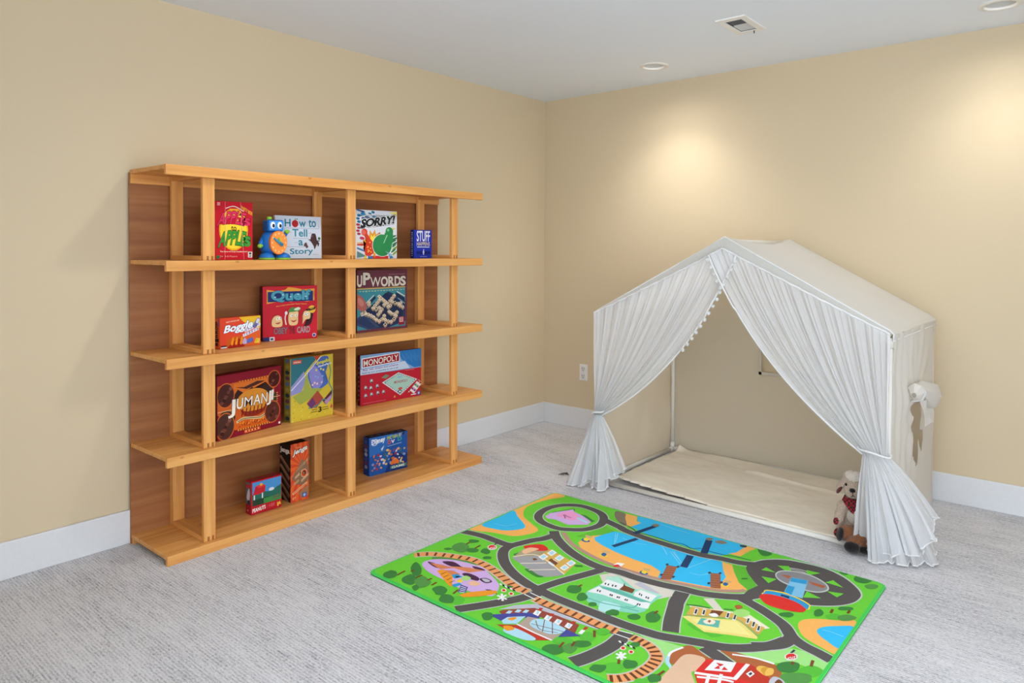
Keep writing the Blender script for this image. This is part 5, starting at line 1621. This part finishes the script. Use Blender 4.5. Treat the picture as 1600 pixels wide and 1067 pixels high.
# roof: two slopes in one canvas, tucked over the eaves
bm = bmesh.new()
prof = [(TX0 - .002, EZ - .030), (TX0 - .004, EZ - .004), (TX0 + .012, EZ + .012)]
prof += [(TX0 + .012 + (TXM - TX0 - .012) * t, EZ + .012 + (AZ - EZ - .010) * t) for t in (.15, .3, .45, .6, .75, .9)]
prof += [(TXM, AZ + .004)]
right = [(2 * TXM - x, z) for x, z in prof[:-1]][::-1]
right = [(x + (TX1 - (2 * TXM - TX0)) * min(1, (x - TXM) / .7), z) for x, z in right]
prof += right
def roof(u, v):
    k = u * (len(prof) - 1)
    i = min(int(k), len(prof) - 2)
    q = k - i
    x = prof[i][0] + (prof[i + 1][0] - prof[i][0]) * q
    z = prof[i][1] + (prof[i + 1][1] - prof[i][1]) * q
    y = TY0 - .006 + (TY1 + .010 - TY0) * v
    sag = -.012 * math.sin(v * math.pi) * math.exp(-((x - TXM) / .25) ** 2) - .010 * math.sin(v * math.pi) * (1 - abs(x - TXM) / .76)
    return (x, y, z + sag + wob(x, y, z, 5, .005) * math.sin(v * math.pi))
sheet(bm, roof, (len(prof) - 1) * 5, 24)
rf = link('roof_canvas', bm, M['canvas_roof'], tent)
bm = bmesh.new()
tube(bm, [(prof[i][0], TY0 - .007, prof[i][1]) for i in range(len(prof))], .0035, 6)
tube(bm, [(TX1 + .004, TY0 - .004 + (TY1 + .008 - TY0) * k / 12, EZ - .032) for k in range(13)], .0035, 6)
link('roof_seam', bm, M['trim'], rf)

# gable band under the front roof edge
bm = bmesh.new()
def band(sgn, xe):
    def fn(u, v):
        x = TXM + (xe - TXM) * u
        top = AZ + .003 + (EZ - AZ) * u
        dep = .052 * (1 - u) ** .75 + .006
        if u < .12:
            dep += .006 * (1 - u / .12)
        return (x, TY0 - .009 - .004 * math.sin(u * 9 + sgn), top - dep * v)
    return fn
sheet(bm, band(0, TX0), 40, 4)
sheet(bm, band(1, TX1), 40, 4)
link('gable_band', bm, cloth_mat('gable_canvas', '#cfcdc6', .15), rf)

# left wall, right wall with its tied-up flap, back wall with a window hole
bm = bmesh.new()
sheet(bm, lambda u, v: (TX0 + wob(2, u * 3, v * 3, 1.5, .012) + .004 * math.sin(u * 30) * (v ** 3), TY0 + .004 + (TY1 - TY0 - .004) * u, .012 + (EZ - .03) * v), 40, 40)
link('side_wall', bm, M['canvas'], tent)
hole_r = [(-.625, .60), (-.33, .58), (-.345, .44), (-.37, .33), (-.43, .40), (-.50, .285), (-.56, .38), (-.60, .48)]
def rwall(u, v):
    y = TY0 + .002 + (TY1 - TY0) * u
    z = .006 + (EZ - .012) * v
    pleat = .010 * math.sin(u * 52) * math.exp(-((u - .25) / .28) ** 2) * (.35 + .65 * v)
    d = math.hypot(y + .48, z - .60)
    fold = .012 * math.sin(math.atan2(z - .6, y + .48) * 11) * math.exp(-d / .22)
    return (TX1 + pleat + fold + wob(1, y, z, 4, .008), y, z)
bm = bmesh.new()
sheet(bm, rwall, 92, 96, 0, lambda u, v: not inside((TY0 + .002 + (TY1 - TY0) * u, .006 + (EZ - .012) * v), hole_r))
link('side_wall', bm, M['canvas_roof'], tent)
bm = bmesh.new()
hole_b = [(1.706, .578), (2.02, .578), (2.02, .88), (1.706, .88)]
def bwall(u, v):
    x = TX0 + (TX1 - TX0) * u
    z = .012 + (AZ - .02) * v
    lim = AZ - .012 - (AZ - EZ) * abs(x - TXM) / .752
    return (x, TY1 + wob(x, 3, z, 2.2, .014) * (1 if .03 < u < .97 else 0), min(z, lim))
sheet(bm, bwall, 134, 120, 0, lambda u, v: not inside((TX0 + (TX1 - TX0) * u, .012 + (AZ - .02) * v), hole_b))
bw = link('back_wall', bm, M['canvas'], tent)
bm = bmesh.new()
for a, b in (((1.692, .562), (1.708, .90)), ((2.018, .562), (2.034, .90)), ((1.692, .562), (2.034, .580)), ((1.692, .88), (2.034, .90))):
    box(bm, (a[0], TY1 - .010, a[1]), (b[0], TY1 - .004, b[1]))
link('window_binding', bm, cloth_mat('binding', '#c9c0b0', .1), bw)

# the window flap on the right wall, rolled and tied into a bow of cloth
bm = bmesh.new()
def roll(u, v):
    a = v * 2 * math.pi
    y = -.74 + .50 * u
    rad = .040 * (math.sin(u * math.pi) ** .45) * (1 + .35 * math.sin(u * 11 + 1) * .6) + .010
    pinch = 1 - .55 * math.exp(-((u - .22) / .10) ** 2)
    rad *= pinch
    zc = .668 - .05 * u + .02 * math.sin(u * 7)
    return (TX1 + .038 + rad * math.cos(a) * (1 + .2 * math.sin(a * 3)), y, zc + rad * 1.25 * math.sin(a))
sheet(bm, roll, 11, 7)
for f in bm.faces:
    f.smooth = False
flap = link('rolled_flap', bm, M['canvas_roof'], tent)
bm = bmesh.new()
def tail(u, v):
    y = -.66 + .30 * u + .03 * v
    z = .63 - .12 * v - .035 * abs(math.sin(u * 5)) * v
    return (TX1 + .045 + .02 * math.sin(u * 9 + v * 2), y, z)
sheet(bm, tail, 7, 3)
for f in bm.faces:
    f.smooth = False
link('flap_tail', bm, M['canvas_roof'], flap)
bm = bmesh.new()
tube(bm, [(TX1 + .010, -.66, .69), (TX1 + .05, -.635, .695), (TX1 + .064, -.63, .665), (TX1 + .05, -.635, .63), (TX1 + .010, -.66, .625)], .005, 8)
link('flap_tie', bm, M['trim'], flap)

# sheer curtains: gathered on a pole, spread to the gable, pooled on the carpet
def pleat_fn(seed, n):
    rg = random.Random(seed)
    ph = [rg.uniform(0, 6.28) for _ in range(4)]
    return lambda u: .55 * math.sin(u * n * 6.283 + ph[0] + 1.2 * math.sin(u * 7 + ph[1])) + .3 * math.sin(u * n * 2.7 * 6.283 + ph[2]) + .15 * math.sin(u * n * 5.1 * 6.283 + ph[3])

def curtain(label, top, tie, tie_w, bottom, sag, seed, front, under=None):
    """top: (x, z) of the outer and inner top corners along the gable edge; tie: centre of the gather; bottom: hem points outer to inner"""
    pl, pl2, pl3 = pleat_fn(seed, 11), pleat_fn(seed + 1, 6), pleat_fn(seed + 2, 5)
    (xa, za), (xb, zb) = top
    yb = TY0 - .020 - front
    sg = 1 if tie[0] > TXM else -1
    def top_pt(u):
        x = xa + (xb - xa) * u
        lim = AZ - .002 - (AZ - EZ) * abs(x - TXM) / abs((TX1 if x > TXM else TX0) - TXM)
        dep = .052 * max(0, 1 - abs(x - TXM) / .75) ** .75
        return Vector((x, yb - .006 * pl(u), lim - dep))
    def tie_pt(u):
        return Vector((tie[0] + sg * tie_w * (.5 - u), yb - .012 - .016 * math.sin(u * math.pi) - .005 * pl(u), tie[1] - .012 * u * (1 if sg > 0 else 1)))
    def ctrl(u):
        a, b = top_pt(u), tie_pt(u)
        c = (a + b) / 2
        k = u ** 1.6
        return c + Vector((sag[0] * k, -.012 * u, sag[1] * k - .02 * (1 - u)))
    HB = spline(bottom, False, 12)
    def bot_pt(u, hb=None):
        hb = hb or HB
        k = u * (len(hb) - 1)
        i = min(int(k), len(hb) - 2)
        return hb[i].lerp(hb[i + 1], k - i)
    def surf(u, w):
        if w <= .6:
            t = w / .6
            a, b, c = top_pt(u), tie_pt(u), ctrl(u)
            p = a * (1 - t) ** 2 + c * 2 * t * (1 - t) + b * t * t
            amp = .0065 * math.sin(t * math.pi) + .002 + .004 * t
            p.y -= amp * pl(u)
            p.x += .004 * pl2(u) * t
            return p
        t = (w - .6) / .4
        a, b = tie_pt(u), bot_pt(u)
        m = (a + b) / 2 + Vector((0, -.012, .05))
        p = a * (1 - t) ** 2 + m * 2 * t * (1 - t) + b * t * t
        am = .030 * t ** 1.1
        p.y -= am * pl2(u) + .006 * t * pl(u)
        p.x += .020 * t * pl3(u)
        p.z = max(p.z + .012 * t * t * pl3(u + .3), .004 + .003 * (1 - abs(pl2(u))))
        return p
    UB = spline(under, False, 12)
    pl4, pl5 = pleat_fn(seed + 5, 5), pleat_fn(seed + 6, 3)
    def low(u, t):
        a, b = tie_pt(u), bot_pt(u, UB)
        a.y += .012
        m = (a + b) / 2 + Vector((0, .004, .03))
        p = a * (1 - t) ** 2 + m * 2 * t * (1 - t) + b * t * t
        p.y -= .030 * t * pl4(u)
        p.x += .016 * t * pl5(u)
        p.z = max(p.z + .012 * t * t * abs(pl4(u)), .004)
        return p
    bm = bmesh.new()
    NU, NW = 230, 80
    sheet(bm, surf, NU, NW)
    cu = link('curtain', bm, M['sheer'], tent)
    cu['label'] = label
    bm = bmesh.new()
    tube(bm, [surf(k / 150, 1) + Vector((0, -.001, .002)) for k in range(151)], .0032, 6)
    link('hem', bm, M['trim'], cu)
    bm = bmesh.new()
    tube(bm, [surf(k / 90, 0) + Vector((0, -.002, .001)) for k in range(91)], .0042, 6)
    link('heading_tape', bm, M['trim'], cu)
    bm = bmesh.new()
    sheet(bm, low, 120, 30)
    link('under_layer', bm, M['sheer'], cu)
    bm = bmesh.new()
    tube(bm, [low(k / 120, 1) + Vector((0, -.001, .002)) for k in range(121)], .0034, 6)
    link('under_hem', bm, M['trim'], cu)
    bm = bmesh.new()
    edge = [surf(1, k / 60 * .6) for k in range(61)]
    tube(bm, [p + Vector((0, -.004 - (.012 if k < 16 else 0), 0)) for k, p in enumerate(edge)], .0046, 6)
    link('edge_trim', bm, M['trim'], cu)
    bm = bmesh.new()
    n = 30
    lp = []
    for k in range(n + 1):
        a = k / n * 2 * math.pi
        lp.append((tie[0] + (tie_w * .62 + .006) * math.cos(a), yb - .016 + .034 * math.sin(a), tie[1] + .004 - .010 * math.cos(a) * sg + .003 * math.sin(3 * a)))
    tube(bm, lp, .0045, 8)
    link('tieback', bm, M['trim'], cu)
    return cu, edge
cl_, el = curtain('sheer curtain gathered to the left pole', ((TX0 + .004, EZ), (1.935, 1.30)), (1.158, .412), .052,
       [(1.010, -1.000, .020), (1.055, -1.035, .022), (1.11, -1.055, .035), (1.17, -1.045, .045), (1.23, -1.025, .060), (1.285, -1.005, .092), (1.318, -.985, .122)], (.125, -.145), 3, .004,
       [(.985, -1.03, .004), (1.03, -1.095, .004), (1.09, -1.085, .005), (1.13, -1.05, .016), (1.17, -1.065, .006), (1.215, -1.075, .004), (1.225, -1.00, .010)])
cr_, er = curtain('sheer curtain gathered to the right pole', ((TX1 - .004, EZ), (1.800, 1.30)), (2.556, .452), .095,
       [(2.750, -.84, .190), (2.765, -.91, .120), (2.735, -.98, .070), (2.68, -1.01, .050), (2.60, -1.03, .047), (2.53, -1.01, .045), (2.478, -.985, .050)], (-.120, -.095), 11, .014,
       [(2.745, -.78, .008), (2.772, -.90, .004), (2.74, -.965, .004), (2.68, -1.01, .005), (2.62, -1.035, .004), (2.575, -1.075, .004), (2.545, -1.06, .008)])
def pompoms(edge, cu, s0, s1, step, side):
    d = 0
    last = -1
    for a, b in zip(edge, edge[1:]):
        d += (b - a).length
        if s0 <= d <= s1 and d - last >= step:
            last = d
            bm = bmesh.new()
            c = b + Vector((side * .011, -.018 if d < .2 else -.006, -.008))
            ball(bm, c, .0105, 10, 8)
            link('pompom', bm, M['fluff'], cu, tuple(c))
pompoms(el, cl_, .01, .55, .026, .4)
pompoms(er, cr_, .01, .17, .026, -.9)

# loose end of a tie cord on the carpet beside the left curtain
bm = bmesh.new()
for q in range(3):
    tube(bm, [(.872 + .012 * q, -.985 + .004 * q, .003), (.880 + .012 * q, -.955, .006 + .002 * q), (.893 + .011 * q, -.925 - .01 * q, .004), (.902 + .010 * q, -.955, .003)], .0022, 6)
link('tie_cord', bm, plain('#5a544e', .8), tent)

# canvas floor mat inside the tent
bm = bmesh.new()
mo = spline([(1.192, -.83), (1.206, -.872), (1.36, -.898), (1.60, -.922), (1.85, -.938), (2.30, -.946), (2.56, -.945), (2.585, -.90), (2.587, -.5), (2.58, -.12), (2.52, -.098), (2.0, -.095), (1.5, -.094), (1.215, -.094), (1.192, -.115), (1.188, -.35), (1.182, -.62)], True, 4)
mo = [(p.x, p.y) for p in mo]
def mat_z(x, y):
    lift = .010 * math.exp(-((x - 1.3) / .3) ** 2 - ((y + .9) / .12) ** 2)
    fold = .010 * math.exp(-((y + .30 + .12 * (x - 1.9)) / .018) ** 2) * (1 if 1.7 < x < 2.4 else .2)
    tip = .03 * math.exp(-((x - 1.18) / .05) ** 2 - ((y + .11) / .03) ** 2)
    return .028 + lift + fold + tip + wob(x, y, 0, 6, .007) + wob(x, y, 2, 20, .002)
NX, NY = 150, 94
g = {}
for i in range(NX + 1):
    for j in range(NY + 1):
        x, y = 1.145 + 1.445 * i / NX, -.952 + .862 * j / NY
        if inside((x, y), mo):
            g[i, j] = bm.verts.new((x, y, mat_z(x, y)))
for i in range(NX):
    for j in range(NY):
        k = [(i, j), (i + 1, j), (i + 1, j + 1), (i, j + 1)]
        if all(q in g for q in k):
            bm.faces.new([g[q] for q in k]).smooth = True
bd = [e for e in bm.edges if len(e.link_faces) == 1]
ex = bmesh.ops.extrude_edge_only(bm, edges=bd)
for v in [q for q in ex['geom'] if isinstance(q, bmesh.types.BMVert)]:
    v.co.z = max(v.co.z - .010, .004)
o = link('floor_mat', bm, M['mat'], None, (1.87, -.52, .0))
tag(o, 'cream canvas floor mat lying rumpled inside the white tent', 'mat')

# ------------------------------------------------------------------ stuffed toys
def plush(name, blobs, colours, mats, parent, vox=.0045):
    """one continuous stuffed body: overlapping rounded volumes fused into a single skin, coloured by region"""
    bm = bmesh.new()
    for c, r, rot in blobs:
        ball(bm, c, r, 18, 12, 0, rot)
    me = bpy.data.meshes.new(name)
    bm.to_mesh(me)
    bm.free()
    tmp = bpy.data.objects.new('tmp', me)
    COL.objects.link(tmp)
    md = tmp.modifiers.new('fuse', 'REMESH')
    md.mode = 'VOXEL'
    md.voxel_size = vox
    sm = tmp.modifiers.new('soft', 'SMOOTH')
    sm.factor, sm.iterations = .5, 4
    dg = bpy.context.evaluated_depsgraph_get()
    m2 = bpy.data.meshes.new_from_object(tmp.evaluated_get(dg))
    bpy.data.objects.remove(tmp)
    bpy.data.meshes.remove(me)
    bm = bmesh.new()
    bm.from_mesh(m2)
    bpy.data.meshes.remove(m2)
    for f in bm.faces:
        c = f.calc_center_median()
        f.material_index = 0
        for i, (cc, rr_) in enumerate(colours):
            if (c - Vector(cc)).length < rr_:
                f.material_index = i + 1
        f.smooth = True
    return link(name, bm, mats, parent)

def eul(x, y, z):
    from mathutils import Euler
    return Euler((R(x), R(y), R(z))).to_matrix()
cream_p, pale_p, cocoa, dark_p = plush_mat('oatmeal_plush', '#cdb9a6', '#a8937f'), plush_mat('pale_plush', '#e6dcd0', '#cabdae'), plush_mat('brown_plush', '#8f5a38', '#6a4128'), plush_mat('black_plush', '#231c1b', '#15100f')
plaid = plaid_mat('red_black_plaid')
dx, dy = 2.434, -.862
fwd = Vector((.45, -.893, 0))
def rel(a, b, z):
    """a along the toy's own right (viewer's right), b towards the viewer"""
    rt = Vector((.893, .45, 0))
    return Vector((dx, dy, 0)) + rt * a + fwd * b + Vector((0, 0, z))
dog = root('stuffed_dog', (dx, dy, .03), 'oatmeal plush dog with red plaid scarf sitting in the tent beside the right curtain', 'stuffed toy')
hd = rel(0, .010, .262)
blobs = [(hd, (.052, .050, .050), None), (rel(-.004, .020, .290), (.046, .040, .032), None), (rel(-.012, .048, .238), (.038, .034, .032), None),
         (rel(0, .0, .185), .034, None), (rel(.002, -.012, .130), (.058, .050, .070), None), (rel(.004, -.012, .085), (.066, .056, .050), None),
         (rel(-.045, .010, .150), (.026, .026, .032), None), (rel(-.058, .026, .125), (.024, .024, .028), None), (rel(-.066, .042, .102), (.022, .022, .026), None),
         (rel(.050, .008, .150), (.026, .026, .032), None), (rel(.060, .026, .122), (.024, .024, .028), None),
         (rel(-.040, .030, .066), (.028, .034, .026), None), (rel(-.062, .058, .058), (.024, .028, .024), None), (rel(.046, .020, .064), (.026, .028, .026), None)]
plush('body', blobs, [(rel(-.004, .030, .305), .036), (rel(-.010, .055, .060), .001)], [cream_p, pale_p, pale_p], dog)
bm = bmesh.new()
ball(bm, rel(-.020, .080, .250), (.013, .010, .010), 16, 10)
link('nose', bm, dark_p, dog)
for a in (-.040, .022):
    bm = bmesh.new()
    ball(bm, rel(a, .050, .266), .0058, 12, 8)
    link('eye', bm, plain('#151212', .15), dog)
bm = bmesh.new()
tube(bm, [rel(-.020, .081, .240), rel(-.018, .081, .228), rel(-.024, .077, .222)], .0016, 6)
tube(bm, [rel(-.018, .081, .228), rel(-.010, .077, .223)], .0016, 6)
link('mouth', bm, plain('#3a2a24', .8), dog)
for sgn in (-1, 1):
    bm = bmesh.new()
    ball(bm, rel(.052 * sgn, .006, .248), (.013, .026, .036), 16, 12, 0, eul(8, 28 * -sgn, 26))
    e = link('ear', bm, cream_p, dog)
    bm = bmesh.new()
    ball(bm, rel(.060 * sgn, .018, .234), (.008, .018, .024), 14, 10, 0, eul(8, 28 * -sgn, 26))
    link('ear_lining', bm, plush_mat('dark_red_lining', '#6a3028', '#4a1c18'), e)
bm = bmesh.new()
def scarf(u, v):
    a = u * 2 * math.pi
    rad = .037 + .010 * v
    p = rel(rad * math.sin(a), rad * math.cos(a) * .95 + .006, .200 - .022 * v - .045 * v * max(0, math.cos(a)) ** 3)
    return p
sheet(bm, scarf, 40, 6)
link('scarf', bm, plaid, dog)
bm = bmesh.new()
ball(bm, rel(-.072, .078, .056), (.022, .012, .022), 16, 10, 0, eul(0, 0, 27))
link('foot_pad', bm, plaid, dog)
bm = bmesh.new()
ball(bm, rel(-.078, .050, .100), (.012, .016, .018), 16, 10, 0, eul(0, 20, 27))
link('paw_pad', bm, plaid, dog)
bm = bmesh.new()
ball(bm, rel(.002, .036, .120), (.036, .018, .040), 18, 12)
link('tummy', bm, pale_p, dog)

dx, dy = 2.470, -.958
toy = root('stuffed_animal', (dx, dy, .0), 'brown plush toy with black foot soles slumped over the tent front pole under the curtain', 'stuffed toy')
blobs = [(rel(.034, -.006, .072), (.036, .034, .036), None), (rel(.000, .0, .074), (.032, .030, .030), None), (rel(-.034, .006, .078), (.029, .029, .029), None), (rel(-.050, .012, .074), (.026, .026, .034), None),
         (rel(.008, .036, .058), (.032, .030, .028), None), (rel(-.014, .050, .048), (.029, .027, .028), None), (rel(-.024, .056, .042), (.026, .025, .027), None), (rel(.030, .048, .036), (.022, .022, .022), None)]
plush('body', blobs, [], [cocoa], toy)
bm = bmesh.new()
ball(bm, rel(-.066, .026, .070), (.013, .022, .031), 18, 12, 0, eul(0, 12, 40))
link('foot_sole', bm, dark_p, toy)
bm = bmesh.new()
ball(bm, rel(-.028, .074, .034), (.033, .016, .025), 18, 12, 0, eul(0, 10, 27))
link('foot_sole', bm, dark_p, toy)
bm = bmesh.new()
ball(bm, rel(.024, .068, .024), (.026, .013, .017), 18, 12, 0, eul(0, 6, 27))
link('paw', bm, dark_p, toy)
bpy.context.view_layer.update()
